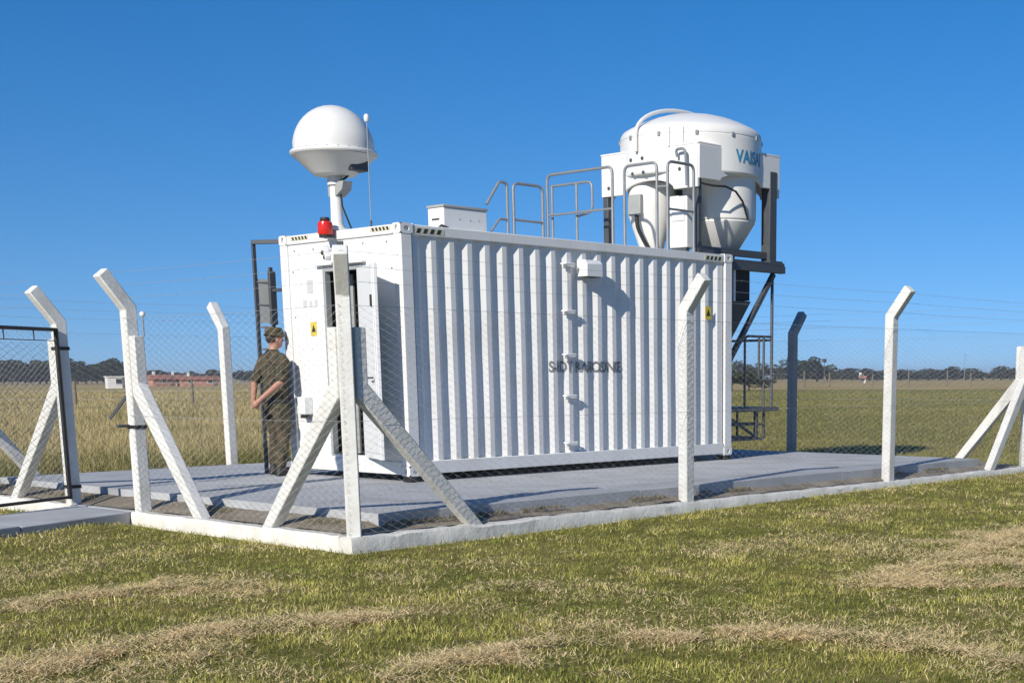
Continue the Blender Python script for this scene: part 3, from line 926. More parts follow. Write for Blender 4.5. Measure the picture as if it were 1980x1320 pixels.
gr([(4.72, .30, 3.74), (4.74, .10, 3.74)], .016)
gr([(4.74, .10, 3.44), (5.30, .10, 3.44)], .016)
for (x, y) in ((3.80, 2.35), (3.92, 2.35), (4.50, 2.35), (4.60, 2.35), (4.60, 1.02), (4.72, .90), (4.72, .28), (4.74, .10), (5.30, .10), (4.68, 1.82)):
    MB().lathe([(0, -.03), (.05, -.03), (.05, -.012), (.028, -.008), (.028, .05), (0, .05)], n=14).build('base_flange', 'galvanised', GR, loc=(x - 4.0, y - 1.2, 0))

# ladder at the back corner
LA = thing('access_ladder', 'dark steel ladder standing off the container wall behind the soldier', 'ladder', (0, 2.9, 0))
rl1 = MB(); rl1.beam((-.05, .03, SLAB), (-.05, .03, 2.86), .05, .03)
rl1.build('ladder_rail', 'dark_steel', LA, bevel=.004)
rl2 = MB(); rl2.beam((.14, -.03, SLAB), (.14, -.03, 2.55), .05, .03)
rl2.build('ladder_rail', 'dark_steel', LA, bevel=.004)
MB().beam((-.07, .03, 2.85), (.16, -.42, 2.85), .05, .05).build('top_bracket', 'dark_steel', LA, bevel=.004)
MB().beam((.14, -.03, 2.26), (.14, -.45, 2.26), .04, .04).build('wall_bracket', 'dark_steel', LA, bevel=.004)
MB().beam((.14, -.03, .8), (.14, -.45, .8), .04, .04).build('wall_bracket', 'dark_steel', LA, bevel=.004)
pl = MB().hexa([(-.028, .02, 1.85), (.115, -.02, 1.85), (.118, -.01, 1.85), (-.025, .03, 1.85), (-.028, .02, 2.40), (.115, -.02, 2.40), (.118, -.01, 2.40), (-.025, .03, 2.40)]).build('guard_plate', 'grey_panel', LA)
MB().beam((.14, -.05, 1.83), (.14, -.05, 2.50), .09, .05).build('guard_edge', 'dark_steel', LA, bevel=.004)
for i in range(9):
    z = .12 + i * .28
    MB().tube([(-.05, .03, z), (.14, -.03, z)], .013, 8).build('rung', 'galvanised', LA)

# ================================================================== FENCES
PW = .13
def post_mesh(d, top=1.86, arm=.44, base=-.42, lean=38, chamfer=True, w=PW):
    """Concrete post with a cranked arm leaning towards the unit direction d (outwards)."""
    d = Vector((d[0], d[1], 0)).normalized(); s = Vector((-d.y, d.x, 0))
    a = rad(lean)
    ad = d * math.sin(a) + Vector((0, 0, math.cos(a)))
    # profile in the plane (d, z): crank with mitred joint
    h = w / 2
    k = h * math.tan(a / 2)
    P = [(-h, base), (h, base), (h, top - k), (h * math.cos(a) + 0 + math.sin(a) * arm, top - h * math.sin(a) + math.cos(a) * arm),
         (-h * math.cos(a) + math.sin(a) * arm, top + h * math.sin(a) + math.cos(a) * arm), (-h, top + k)]
    b = MB()
    poly = [d * x + Vector((0, 0, z)) - s * h for x, z in P]
    b.extrude(poly, s * w)
    return b, ad
def chain_link(p0, p1, z0, z1, name, parent, pitch=.066, r=.0012, mat='wire_grey'):
    """Woven diamond mesh: every zigzag wire is modelled."""
    p0 = np.array(p0, float); p1 = np.array(p1, float)
    Ld = np.linalg.norm(p1 - p0); u = (p1 - p0) / Ld
    n = int(Ld / pitch); rows = int((z1 - z0) / (pitch / 2))
    nrm = np.array([-u[1], u[0]])
    V = []; Fc = []
    k = np.arange(n + 1)[:, None]; j = np.arange(rows + 1)[None, :]
    along = np.clip(k * pitch + np.where((j + k) % 2 == 0, -.5, .5) * pitch * 1.04, 0, Ld)
    zz = z0 + j * pitch / 2 + 0 * k
    off = np.where((j // 2 + k) % 2 == 0, .0022, -.0022) + 0 * k
    ctr = np.stack([p0[0] + u[0] * along + nrm[0] * off, p0[1] + u[1] * along + nrm[1] * off, zz], -1)   # n+1, rows+1, 3
    dirs = np.array([[nrm[0], nrm[1], 0], [-.5 * nrm[0] + .87 * u[0] * .7, -.5 * nrm[1] + .87 * u[1] * .7, .6], [-.5 * nrm[0] - .87 * u[0] * .7, -.5 * nrm[1] - .87 * u[1] * .7, -.6]])
    vv = ctr[:, :, None, :] + dirs[None, None] * r
    V = vv.reshape(-1, 3)
    ii = (np.arange(n + 1)[:, None] * (rows + 1) + np.arange(rows)[None, :]).reshape(-1) * 3
    F_ = []
    for a, b in ((0, 1), (1, 2), (2, 0)):
        F_.append(np.stack([ii + a, ii + b, ii + 3 + b, ii + 3 + a], 1))
    F_ = np.concatenate(F_)
    me_ = bpy.data.meshes.new(name)
    me_.vertices.add(len(V)); me_.vertices.foreach_set('co', V.astype(np.float32).ravel())
    me_.loops.add(len(F_) * 4); me_.loops.foreach_set('vertex_index', F_.astype(np.int32).ravel())
    me_.polygons.add(len(F_)); me_.polygons.foreach_set('loop_start', np.arange(0, len(F_) * 4, 4, dtype=np.int32))
    me_.update(calc_edges=True)
    me_.materials.append(MATS[mat])
    o = bpy.data.objects.new(name, me_); col.objects.link(o); o.parent = parent
    o['kind'] = 'stuff'
    return o
def add_post(parent, x, y, out, mat='post_white', **kw):
    b, ad = post_mesh(out, **kw)
    return b.build('post', mat, parent, bevel=.012, loc=(x, y, 0)), ad
def add_brace(parent, x, y, dirv, run, top=1.58, knee=1.08, mat='post_white', foot=-.27):
    """Cranked concrete brace: short upright against the post, then a leg running down along the fence."""
    d = Vector((dirv[0], dirv[1], 0)).normalized(); s = Vector((-d.y, d.x, 0)); w = .115
    o0 = PW / 2 + .004
    ang = math.atan2(knee - foot, run)
    tt = w / math.sin(ang)
    kz = knee
    P = [(o0, kz - .10), (o0, top), (o0 + w, top), (o0 + w, kz + .02), (o0 + run + tt * .55, foot), (o0 + run - tt * .45, foot)]
    poly = [d * a + Vector((0, 0, z)) - s * (w / 2) for a, z in P]
    return MB().extrude(poly, s * w).build('brace', mat, parent, bevel=.01, loc=(x, y, 0))
def strand(parent, pts, name='barbed_wire', r=.0013):
    """Wire strand with a little sag and twisted barbs."""
    b = MB()
    for p, q in zip(pts, pts[1:]):
        p, q = Vector(p), Vector(q)
        n = max(2, int((q - p).length / .7))
        line = [p.lerp(q, i / n) - Vector((0, 0, .012 * math.sin(PI * i / n))) for i in range(n + 1)]
        b.tube(line, r, 4, cap=False)
        if name == 'barbed_wire':
            m_ = int((q - p).length / .28)
            for i in range(1, m_):
                c_ = p.lerp(q, i / m_) - Vector((0, 0, .012 * math.sin(PI * i / m_)))
                b.beam(c_ + Vector((.008, .008, -.012)), c_ + Vector((-.008, -.008, .012)), .002, .002)
    return b.build(name, 'wire_grey', parent)
def rough_beam(p0, p1, w, z0, z1, name, parent, mat, seed=0, step=.12, amp=.012):
    """Cast-in-place plinth with an uneven top and faces."""
    p0, p1 = Vector((p0[0], p0[1], 0)), Vector((p1[0], p1[1], 0))
    d = (p1 - p0).normalized(); s = Vector((-d.y, d.x, 0)); Ld = (p1 - p0).length
    n = max(2, int(Ld / step)); rr = random.Random(seed)
    b = MB(); K = 8
    for i in range(n + 1):
        c = p0 + d * (Ld * i / n)
        jt = rr.uniform(-amp, amp); js = rr.uniform(-amp, amp) * .7
        ring = [(-w / 2 + js, z0), (-w / 2 + js * .6, (z0 + z1) / 2), (-w / 2 + js + .004, z1 - .02 + jt), (-w / 2 + .02, z1 + jt), (w / 2 - .02, z1 + jt * .6), (w / 2 - .004, z1 - .02 + jt), (w / 2, (z0 + z1) / 2), (w / 2, z0)]
        b.v += [tuple(c + s * q + Vector((0, 0, z))) for q, z in ring]
    for i in range(n):
        for k in range(K):
            b.f.append((i * K + k, i * K + (k + 1) % K, (i + 1) * K + (k + 1) % K, (i + 1) * K + k))
    b.f.append(tuple(range(K))); b.f.append(tuple(n * K + k for k in range(K)))
    return b.build(name, mat, parent, smooth=40)

ARM = .44
def arm_pt(x, y, d, f):
    d = Vector((d[0], d[1], 0)).normalized(); a = rad(38)
    return Vector((x, y, 1.86)) + (d * math.sin(a) + Vector((0, 0, math.cos(a)))) * (ARM * f) + d * (.055)

OUTN, OUTL, OUTR, OUTB = (0, -1), (-1, 0), (1, 0), (0, 1)
WZ0, WZ1 = -.22, 1.76
# --- fence along the container's long side
F1 = thing('chain_link_fence', 'chain link fence on white cranked concrete posts along the corrugated container side', 'fence', (0, 0, 0))
MIDX = [1.46, 5.60]
_, _ = add_post(F1, FX, FY, (-.6, -.8))
for x in MIDX: add_post(F1, x, FY, OUTN, top=1.86 if x < 3 else 1.91)
add_post(F1, FXR, FY, (1, -1))
add_brace(F1, FX, FY, (1, 0), 1.34)
add_brace(F1, FX, FY, (0, 1), 1.25)
add_brace(F1, FXR, FY, (-1, 0), 1.05)
add_brace(F1, FXR, FY, (0, 1), 1.15)
rough_beam((FX - .10, FY), (FXR + .10, FY), .20, -.50, PL_TOP, 'plinth', F1, 'plinth_white', 1)
chain_link((FX, FY - PW / 2 - .006), (FXR, FY - PW / 2 - .006), WZ0, WZ1, 'wire_mesh', F1)
cd = .707
for f in (.28, .62, .95):
    pts = [arm_pt(FX, FY, (-.6, -.8), f)] + [arm_pt(x, FY, OUTN, f) for x in MIDX] + [arm_pt(FXR, FY, (1, -1), f)]
    strand(F1, pts)
for z in (WZ1, .78, WZ0 + .02):
    strand(F1, [(FX, FY - PW / 2 - .012, z), (FXR, FY - PW / 2 - .012, z)], 'tension_wire', .0015)
# --- fence across the door end, up to the gate
G1Y, G2Y = .62, 2.16
F2 = thing('chain_link_fence', 'short chain link fence between the gateway and the corner post facing the doorway', 'fence', (0, 0, 0))
add_post(F2, FX, G1Y, OUTL)
add_brace(F2, FX, G1Y, (0, -1), 1.12)
rough_beam((FX, FY + .101), (FX, G1Y + .09), .20, -.50, PL_TOP, 'plinth', F2, 'plinth_white', 2)
chain_link((FX - PW / 2 - .006, FY - .05), (FX - PW / 2 - .006, G1Y), WZ0, WZ1, 'wire_mesh', F2)
for f in (.28, .62, .95):
    strand(F2, [arm_pt(FX, FY, (-.6, -.8), f), arm_pt(FX, G1Y, OUTL, f)])
for z in (WZ1, .78, WZ0 + .02):
    strand(F2, [(FX - PW / 2 - .012, FY - .05, z), (FX - PW / 2 - .012, G1Y, z)], 'tension_wire', .0015)
def strap(parent, x, y, z, w=PW + .012, mat='gate_black'):
    b = MB(); h = w / 2
    for (a, c, e, f_) in ((-h, -h + .008, -h, h), (h - .008, h, -h, h), (-h + .009, h - .009, -h, -h + .008), (-h + .009, h - .009, h - .008, h)):
        b.box(x + a, x + c, y + e, y + f_, z - .018, z + .018)
    return b.build('strap', mat, parent)
strap(F2, FX, G1Y, .66)
MB().box(FX - .19, FX - .066, G1Y + .02, G1Y + .075, .655, .685).build('gate_latch', 'dark_steel', F2, bevel=.003)
MB().beam((FX - .03, G1Y + .06, 1.0), (FX - .12, G1Y + .33, .74), .03, .015).build('latch_bar', 'dark_steel', F2)
MB().ball((FX + .10, G1Y - .10, 1.80), .03, .03, .03).build('insulator', 'gel_white', F2)
MB().tube([(FX + .10, G1Y - .10, 1.58), (FX + .10, G1Y - .10, 1.79)], .008).build('insulator_pin', 'galvanised', F2)
# --- fence beyond the gate
F3 = thing('chain_link_fence', 'chain link fence beyond the gate post with a white brace behind the gate', 'fence', (0, 0, 0))
add_post(F3, FX, G2Y, OUTL, top=1.76)
add_brace(F3, FX, G2Y, (0, 1), 1.35)
add_post(F3, FX, FYB, (-1, 1))
add_brace(F3, FX, FYB, (0, -1), 1.1)
add_brace(F3, FX, FYB, (1, 0), 1.1)
rough_beam((FX, G2Y - .09), (FX, FYB + .1), .20, -.50, PL_TOP, 'plinth', F3, 'plinth_white', 3)
chain_link((FX - PW / 2 - .006, G2Y), (FX - PW / 2 - .006, FYB), WZ0, WZ1, 'wire_mesh', F3)
for f in (.28, .62, .95):
    strand(F3, [arm_pt(FX, G2Y, OUTL, f), arm_pt(FX, FYB, (-1, 1), f)])
# --- back fence
F4 = thing('chain_link_fence', 'chain link fence behind the container towards the dry pasture', 'fence', (0, 0, 0))
BX = [.93, 5.1]
for x in BX: add_post(F4, x, FYB, OUTB)
add_post(F4, FXR, FYB, (1, 1), mat='post_shade')
rough_beam((FX + .101, FYB), (FXR + .1, FYB), .20, -.50, PL_TOP, 'plinth', F4, 'plinth_white', 4)
chain_link((FX, FYB + PW / 2 + .006), (FXR, FYB + PW / 2 + .006), WZ0, WZ1, 'wire_mesh', F4, .08)
for f in (.28, .62, .95):
    strand(F4, [arm_pt(FX, FYB, (-1, 1), f)] + [arm_pt(x, FYB, OUTB, f) for x in BX] + [arm_pt(FXR, FYB, (1, 1), f)])
for z in (WZ1, .78):
    strand(F4, [(FX, FYB + PW / 2 + .012, z), (FXR, FYB + PW / 2 + .012, z)], 'tension_wire', .0015)
# --- right-hand fence, its middle post coloured grey to stand for its shaded side
F5 = thing('chain_link_fence', 'chain link fence on a post coloured dark grey for shade beyond the railed landing', 'fence', (0, 0, 0))
o, _ = add_post(F5, FXR, 1.40, OUTR, mat='post_shade')
o['label'] = 'concrete post coloured dark grey for shade'
MB().box(-.074, -.066, -.03, .02, .76, .80).build('tie_plate', 'galvanised', F5, loc=(FXR, 1.40, 0))
rough_beam((FXR, FY + .101), (FXR, FYB - .101), .20, -.50, PL_TOP, 'plinth', F5, 'plinth_white', 5)
chain_link((FXR + PW / 2 + .006, FY), (FXR + PW / 2 + .006, FYB), WZ0, WZ1, 'wire_mesh', F5, .08)
for f in (.28, .62, .95):
    strand(F5, [arm_pt(FXR, FY, (1, -1), f), arm_pt(FXR, 1.40, OUTR, f), arm_pt(FXR, FYB, (1, 1), f)])
for z in (WZ1, .78):
    strand(F5, [(FXR + PW / 2 + .012, FY, z), (FXR + PW / 2 + .012, FYB, z)], 'tension_wire', .0015)

# --- gate leaf, swung outwards
GT = thing('pedestrian_gate', 'black framed chain link gate standing open against the white gate post', 'gate', (FX - .085, G2Y - .10, 0), math.atan2(-.43, -.9))
gz0, gz1, gl = -.16, 1.69, 1.42
gt = MB().tube([(0, 0, gz0), (0, 0, gz1)], .026, 10).build('hinge_stile', 'gate_black', GT)
MB().tube([(gl, 0, gz0), (gl, 0, gz1)], .024, 10).build('lock_stile', 'gate_black', GT)
MB().tube([(0, 0, gz1 - .012), (gl, 0, gz1 - .012)], .020, 10).build('top_bar', 'gate_black', GT)
MB().tube([(0, 0, gz0 + .02), (gl, 0, gz0 + .02)], .018, 10).build('bottom_bar', 'gate_black', GT)
MB().tube([(1.20, .03, gz0 - .06), (1.20, .03, 1.06)], .012, 8).build('drop_bolt', 'gate_black', GT)
MB().box(1.16, 1.24, .0, .05, 1.02, 1.05).build('bolt_guide', 'gate_black', GT)
MB().box(1.16, 1.24, .0, .05, .10, .13).build('bolt_guide', 'gate_black', GT)
chain_link((.05, .0), (gl - .03, .0), gz0 + .08, gz1 - .13, 'wire_mesh', GT, .075, .0018, 'dark_steel')
MB().tube([(.02, 0, gz1 - .13), (gl, 0, gz1 - .13)], .005, 6).build('stretcher_bar', 'dark_steel', GT)
for x in (.35, .8, 1.2):
    MB().box(x - .006, x + .006, -.004, .004, gz1 - .135, gz1 - .02).build('tie', 'dark_steel', GT)
strap(F3, FX, G2Y, 1.48); strap(F3, FX, G2Y, -.03)

# ================================================================== PERSON
PE = thing('person', 'person in camouflage uniform and cap standing with hands clasped behind the back', 'person', (-.17, 2.44, SLAB), rad(-2))
PE.scale = (1.08, 1.10, 1.035)
def limb(b, pts, rs, n=14, flat=1.0):
    b.tube(pts, rs, n)
    for p, r in zip(pts, rs):
        b.ball(p, r, r, r, 12, 8)
def remeshed(b, name, mat, parent, voxel, smooth_it=6):
    me_ = bpy.data.meshes.new(name); me_.from_pydata(b.v, [], b.f)
    bm = bmesh.new(); bm.from_mesh(me_); bmesh.ops.recalc_face_normals(bm, faces=bm.faces); bm.to_mesh(me_); bm.free()
    ob = bpy.data.objects.new(name, me_); col.objects.link(ob)
    md = ob.modifiers.new('r', 'REMESH'); md.mode = 'VOXEL'; md.voxel_size = voxel
    sm = ob.modifiers.new('s', 'SMOOTH'); sm.factor = .5; sm.iterations = smooth_it
    dg = bpy.context.evaluated_depsgraph_get()
    m2 = bpy.data.meshes.new_from_object(ob.evaluated_get(dg))
    bpy.data.objects.remove(ob, do_unlink=True)
    m2.polygons.foreach_set('use_smooth', [True] * len(m2.polygons))
    m2.materials.clear(); m2.materials.append(MATS[mat]); m2.name = name
    o = bpy.data.objects.new(name, m2); col.objects.link(o); o.parent = parent
    return o
def stack(b, rings, n=22):
    """Elliptical rings (cx, cy, z, rx, ry)."""
    s0 = len(b.v)
    for cx, cy, z, rx, ry in rings:
        for k in range(n):
            a = 2 * PI * k / n
            b.v.append((cx + rx * math.cos(a), cy + ry * math.sin(a), z))
    for i in range(len(rings) - 1):
        for k in range(n):
            b.f.append((s0 + i * n + k, s0 + i * n + (k + 1) % n, s0 + (i + 1) * n + (k + 1) % n, s0 + (i + 1) * n + k))
    b.f.append(tuple(s0 + k for k in reversed(range(n))))
    b.f.append(tuple(s0 + (len(rings) - 1) * n + k for k in range(n)))
# elbows and wrists of the arms held behind the back
EL = {1: Vector((-.10, .275, 1.13)), -1: Vector((-.10, -.275, 1.13))}
WR = {1: Vector((-.235, .10, .925)), -1: Vector((-.255, -.09, .93))}
body = MB()
stack(body, [(0, 0, .86, .11, .15), (0, 0, .95, .12, .165), (0, 0, 1.08, .10, .145), (.01, 0, 1.22, .11, .155), (.0, 0, 1.36, .10, .155), (-.01, 0, 1.43, .075, .13), (-.01, 0, 1.48, .055, .07), (.005, 0, 1.53, .052, .055), (.015, 0, 1.58, .055, .058)])
body.ball((.03, 0, 1.66), .098, .076, .118, 18, 14)                     # skull
body.ball((.065, 0, 1.60), .058, .056, .065)                            # jaw
body.ball((.128, 0, 1.638), .022, .016, .024)                           # nose
body.ball((.112, 0, 1.60), .016, .026, .010)                            # lips
for s in (1, -1):
    body.ball((.02, s * .078, 1.642), .022, .012, .032)                 # ear
    body.ball((.108, s * .03, 1.665), .012, .016, .009)                 # brow and eye
    limb(body, [(-.005, s * .17, 1.40), (-.01, s * .205, 1.35), EL[s], WR[s]], [.045, .048, .041, .029])
    fx = .05 * s
    limb(body, [(0, s * .10, .90), (.02 + fx * .6, s * .13, .50), (-.03 + fx, s * .148, .10)], [.080, .054, .036])
    limb(body, [(-.02 + fx, s * .148, .06), (.12 + fx, s * .155, .045)], [.034, .028])
# hands: right hand lies in the left one, fingers curled round it
for s in (1, -1):
    w_ = WR[s]
    pc = Vector((-.265 - (.0 if s > 0 else .035), s * .035, .865))
    body.tube([w_, (w_ + pc) / 2, pc], [.028, .034, .036], 12)
    body.ball(pc, .030, .042, .040)
    for f in range(4):
        z = .895 - f * .022
        Lf = (.060, .068, .064, .050)[f]
        a = pc + Vector((0, -s * .030, z - .865))
        k1 = a + Vector((-.006, -s * Lf * .5, -.012)); k2 = k1 + Vector((.020, -s * Lf * .35, -.012))
        limb(body, [a, k1, k2], [.0105, .0095, .008], 8)
    t0 = pc + Vector((-.012, s * .012, .030)); t1 = t0 + Vector((-.018, -s * .028, .018)); t2 = t1 + Vector((.002, -s * .028, -.004))
    limb(body, [t0, t1, t2], [.013, .011, .009], 8)
remeshed(body, 'body', 'skin', PE, .0085, 4)
shirt = MB()
stack(shirt, [(-.005, 0, .80, .135, .185), (0, 0, .86, .135, .185), (0, 0, .95, .138, .185), (0, 0, 1.06, .125, .17), (.005, 0, 1.20, .132, .182), (0, 0, 1.34, .128, .20), (-.012, 0, 1.43, .105, .185), (-.015, 0, 1.485, .075, .11), (-.005, 0, 1.525, .066, .07)])
for s in (1, -1):
    e = Vector((0, s * .20, 1.42)).lerp(EL[s], .86)
    limb(shirt, [(-.005, s * .165, 1.415), (-.01, s * .215, 1.37), tuple(e)], [.07, .075, .064])

for (x, y, z, r_) in [(-.12, .07, 1.15, .025), (-.125, -.06, 1.22, .022), (-.11, .0, 1.05, .03), (.12, .06, 1.27, .03), (.12, -.06, 1.27, .03), (-.09, .15, 1.30, .025)]:
    shirt.ball((x, y, z), r_, r_ * 1.6, r_ * 1.1, 10, 8)
remeshed(shirt, 'shirt', 'camouflage', PE, .011, 4)
tr = MB()
stack(tr, [(0, 0, .74, .13, .185), (0, 0, .82, .132, .182), (0, 0, .92, .128, .175)])
for s in (1, -1):
    fx = .05 * s
    limb(tr, [(0, s * .095, .82), (.010 + fx * .3, s * .112, .66), (.025 + fx * .6, s * .130, .50), (.005 + fx * .8, s * .142, .34), (-.02 + fx, s * .148, .22), (-.025 + fx, s * .15, .15)], [.106, .094, .078, .073, .072, .066])
    tr.ball((.0, s * .205, .60), .06, .022, .075)                        # thigh pocket
    tr.ball((.06 + fx, s * .148, .20), .025, .045, .03)
remeshed(tr, 'trousers', 'camouflage', PE, .011, 4)
MB().lathe([(.985, -.025), (1.0, -.02), (1.0, .02), (.985, .025)], (0, 0, .905), n=36, sx=.142, sy=.190).build('belt', 'boot_black', PE)
for s in (1, -1):
    bt = MB(); fx = .05 * s
    limb(bt, [(-.03 + fx, s * .15, .07), (-.028 + fx, s * .15, .13), (-.025 + fx, s * .15, .21)], [.053, .053, .056])
    limb(bt, [(-.05 + fx, s * .15, .05), (.06 + fx, s * .155, .055), (.165 + fx, s * .162, .043)], [.05, .050, .042])
    bt.box(-.10 + fx, .205 + fx, s * .155 - .045, s * .155 + .045, .001, .03)
    remeshed(bt, 'boot', 'boot_black', PE, .009, 3)
cap = MB()
stack(cap, [(.028, 0, 1.695, .112, .092), (.026, 0, 1.73, .113, .093), (.022, 0, 1.765, .106, .088), (.02, 0, 1.785, .09, .075), (.02, 0, 1.79, .04, .035)])
cp = cap.build('cap', 'camouflage', PE)
bm_ = MB()
brim = []
for k in range(28):
    a = 2 * PI * k / 28
    r_ = 1.0 + .45 * max(0, math.cos(a)) ** 2 + .12
    brim.append((.028 + .112 * r_ * math.cos(a), .095 * (1.12 + .12 * abs(math.sin(a))) * math.sin(a), 1.700 - .020 * math.sin(a) ** 2 - .028 * max(0, math.cos(a))))
nB = len(brim)
inner = [(.028 + .108 * math.cos(2 * PI * k / nB), .088 * math.sin(2 * PI * k / nB), 1.706) for k in range(nB)]
bm_.add(brim + inner + [(x, y, z + .007) for x, y, z in brim] + [(x, y, z + .007) for x, y, z in inner],
        [(k, (k + 1) % nB, nB + (k + 1) % nB, nB + k) for k in range(nB)] + [(2 * nB + k, 3 * nB + k, 3 * nB + (k + 1) % nB, 2 * nB + (k + 1) % nB) for k in range(nB)] + [(k, 2 * nB + k, 2 * nB + (k + 1) % nB, (k + 1) % nB) for k in range(nB)])
bm_.build('brim', 'camouflage', cp)
hr = MB(); hr.ball((.012, 0, 1.66), .094, .079, .085, 16, 12)
hr.build('hair', 'hair', PE)

# ================================================================== FAR THINGS
cam2 = np.array([CAM.x, CAM.y])
def polar(az, dist):
    return (cam2[0] + dist * math.cos(rad(az)), cam2[1] + dist * math.sin(rad(az)))
def gz_at(x, y): return float(ground_z(x, y))

def leaf_mesh(name, P, S, tint, seed):
    """Many small leaf quads at points P (n,3), sizes S (n), colours tint (n,3)."""
    r = np.random.default_rng(seed)
    n = len(P)
    a = r.normal(size=(n, 3)); a /= np.linalg.norm(a, axis=1)[:, None]
    b = r.normal(size=(n, 3)); b -= a * (a * b).sum(1)[:, None]; b /= np.linalg.norm(b, axis=1)[:, None]
    V = np.stack([P - a * S[:, None], P + b * S[:, None] * .6, P + a * S[:, None], P - b * S[:, None] * .6], 1).reshape(-1, 3)
    me_ = bpy.data.meshes.new(name)
    me_.vertices.add(n * 4); me_.vertices.foreach_set('co', V.astype(np.float32).ravel())
    me_.loops.add(n * 4); me_.loops.foreach_set('vertex_index', np.arange(n * 4, dtype=np.int32))
    me_.polygons.add(n); me_.polygons.foreach_set('loop_start', np.arange(0, n * 4, 4, dtype=np.int32))
    me_.update(calc_edges=True)
    at = me_.color_attributes.new('tint', 'FLOAT_COLOR', 'POINT')
    cc = np.concatenate([np.repeat(tint, 4, 0), np.ones((n * 4, 1))], 1)
    at.data.foreach_set('color', cc.astype(np.float32).ravel())
    me_.materials.append(MATS['leaf'])
    return me_
crown_variants = []
for s in range(5):
    r = np.random.default_rng(100 + s)
    lobes = r.normal(size=(11, 3)) * np.array([.30, .30, .20]) + np.array([0, 0, .60])
    lr = r.uniform(.16, .30, 11)
    P = []
    for c_, q in zip(lobes, lr):
        d = r.normal(size=(130, 3)); d /= np.linalg.norm(d, axis=1)[:, None]
        P.append(c_ + d * (q * r.uniform(.55, 1.05, 130) ** .6)[:, None])
    P = np.concatenate(P); P = P[P[:, 2] > .14]
    base = np.array([[.030, .042, .016], [.042, .052, .020], [.026, .034, .018], [.050, .056, .022], [.036, .044, .022]][s])
    tint = base * r.uniform(.6, 1.5, (len(P), 1)) * r.uniform(.9, 1.1, (len(P), 3))
    cm = leaf_mesh('crown', P, r.uniform(.035, .075, len(P)), tint, s)
    tb = MB().tube([(0, 0, -.02), (.01, 0, .25), (.0, .02, .55)], [.035, .026, .012], 7)
    for k in range(4):
        a = k * 1.6 + s
        tb.tube([(0, 0, .25 + .06 * k), (.16 * math.cos(a), .16 * math.sin(a), .48 + .05 * k)], [.015, .006], 5)
    tm = tb.mesh('trunk'); tm.materials.append(MATS['bark'])
    crown_variants.append((cm, tm))
def tree(az, dist, h, w, var, label, group):
    x, y = polar(az, dist)
    t = thing('tree', label, 'tree', (x, y, gz_at(x, y)), random.uniform(0, 6.28), group)
    t.scale = (w, w, h)
    for nm, me_ in (('crown', crown_variants[var][0]), ('trunk', crown_variants[var][1])):
        o = bpy.data.objects.new(nm, me_); col.objects.link(o); o.parent = t
    return t
WL = 'dark evergreen tree in the dense wood on the horizon behind the gate'
az = 68.5
while az > 62.0:
    tree(az, random.uniform(470, 540), random.uniform(5.4, 7.2), random.uniform(7, 12), random.choice((0, 2, 4)), WL, 'trees of the wood behind the gate')
    az -= random.uniform(.17, .3)
az = 61.8
while az > 55.0:
    tree(az, random.uniform(500, 560), random.uniform(2.8, 4.6), random.uniform(6, 11), random.choice((0, 2, 4)), 'low dark tree on the horizon beyond the red-roofed houses', 'trees beyond the red roofed houses')
    az -= random.uniform(.3, .55)
for az, h, w in [(38.6, 5.2, 8), (38.0, 4.4, 8), (37.2, 4.8, 8), (36.5, 5.8, 9), (36.0, 6.2, 9), (35.5, 5.2, 8), (35.1, 4.0, 7)]:
    tree(az, 430 + random.uniform(-15, 15), h, w, random.choice((0, 1, 3)), 'tall green tree on the horizon beside the shade-grey post', 'trees beside the grey post')
az = 34.5
while az > 24.5:
    tree(az, random.uniform(470, 560), random.uniform(2.4, 4.2), random.uniform(8, 15), random.randrange(5), 'low hazy tree of the long tree line on the horizon beyond the mown field', 'trees of the line beyond the mown field')
    az -= random.uniform(.25, .45)
# bushes out in the field near the end platform
for az, dist, h, w in [(38.9, 150, 2.0, 3.0), (38.2, 160, 1.5, 3.4)]:
    tree(az, dist, h, w, 1, 'grey green bush in the field behind the railed landing', 'bushes behind the landing')

def house(name, az, dist, w, d, h, wallm, roofm, label, rot=0, gable=1.0, flat=False):
    x, y = polar(az, dist)
    t = thing(name, label, 'house', (x, y, gz_at(x, y) - .05), rad(az + 90 + rot))
    # x local across the line of sight, -y local... windows on both long faces
    MB().box(-w / 2, w / 2, -d / 2, d / 2, 0, h).build('wall', wallm, t)
    if flat:
        MB().box(-w / 2 - .15, w / 2 + .15, -d / 2 - .15, d / 2 + .15, h + .001, h + .18).build('roof', 'house_wall', t)
    else:
        rf_ = MB().extrude([(-w / 2 - .3, -d / 2 - .35, h - .1), (-w / 2 - .3, d / 2 + .35, h - .1), (-w / 2 - .3, d / 2 + .35, h + .02), (-w / 2 - .3, 0, h + gable), (-w / 2 - .3, -d / 2 - .35, h + .02)], (w + .6, 0, 0)).build('roof', roofm, t)
        MB().box(w * .22, w * .22 + .5, -.25, .25, h + gable * .5, h + gable + .7).build('chimney', 'house_wall', rf_)
    k = max(1, int(w / 3))
    for i in range(k):
        xw = -w / 2 + w * (i + .5) / k
        for s in (-1, 1):
            f = MB().box(xw - .55, xw + .55, s * d / 2 - .04, s * d / 2 + .04, h * .38, h * .38 + 1.0).build('window', 'house_wall', t)
            MB().box(xw - .47, xw + .47, s * (d / 2 + .041) - .005, s * (d / 2 + .041) + .005, h * .38 + .08, h * .38 + .92).build('pane', 'window_dark', f)
    for s in (-1, 1):
        MB().box(-w / 2 + .4, -w / 2 + 1.3, s * (d / 2 + .012) - .03, s * (d / 2 + .012) + .03, 0, 2.0).build('door', 'wood_grey', t)
    return t
house('shed', 62.40, 260, 3.6, 3.0, 1.9, 'house_wall', 'roof_tile', 'small flat-roofed white shed beyond the dry pasture', 8, flat=True)
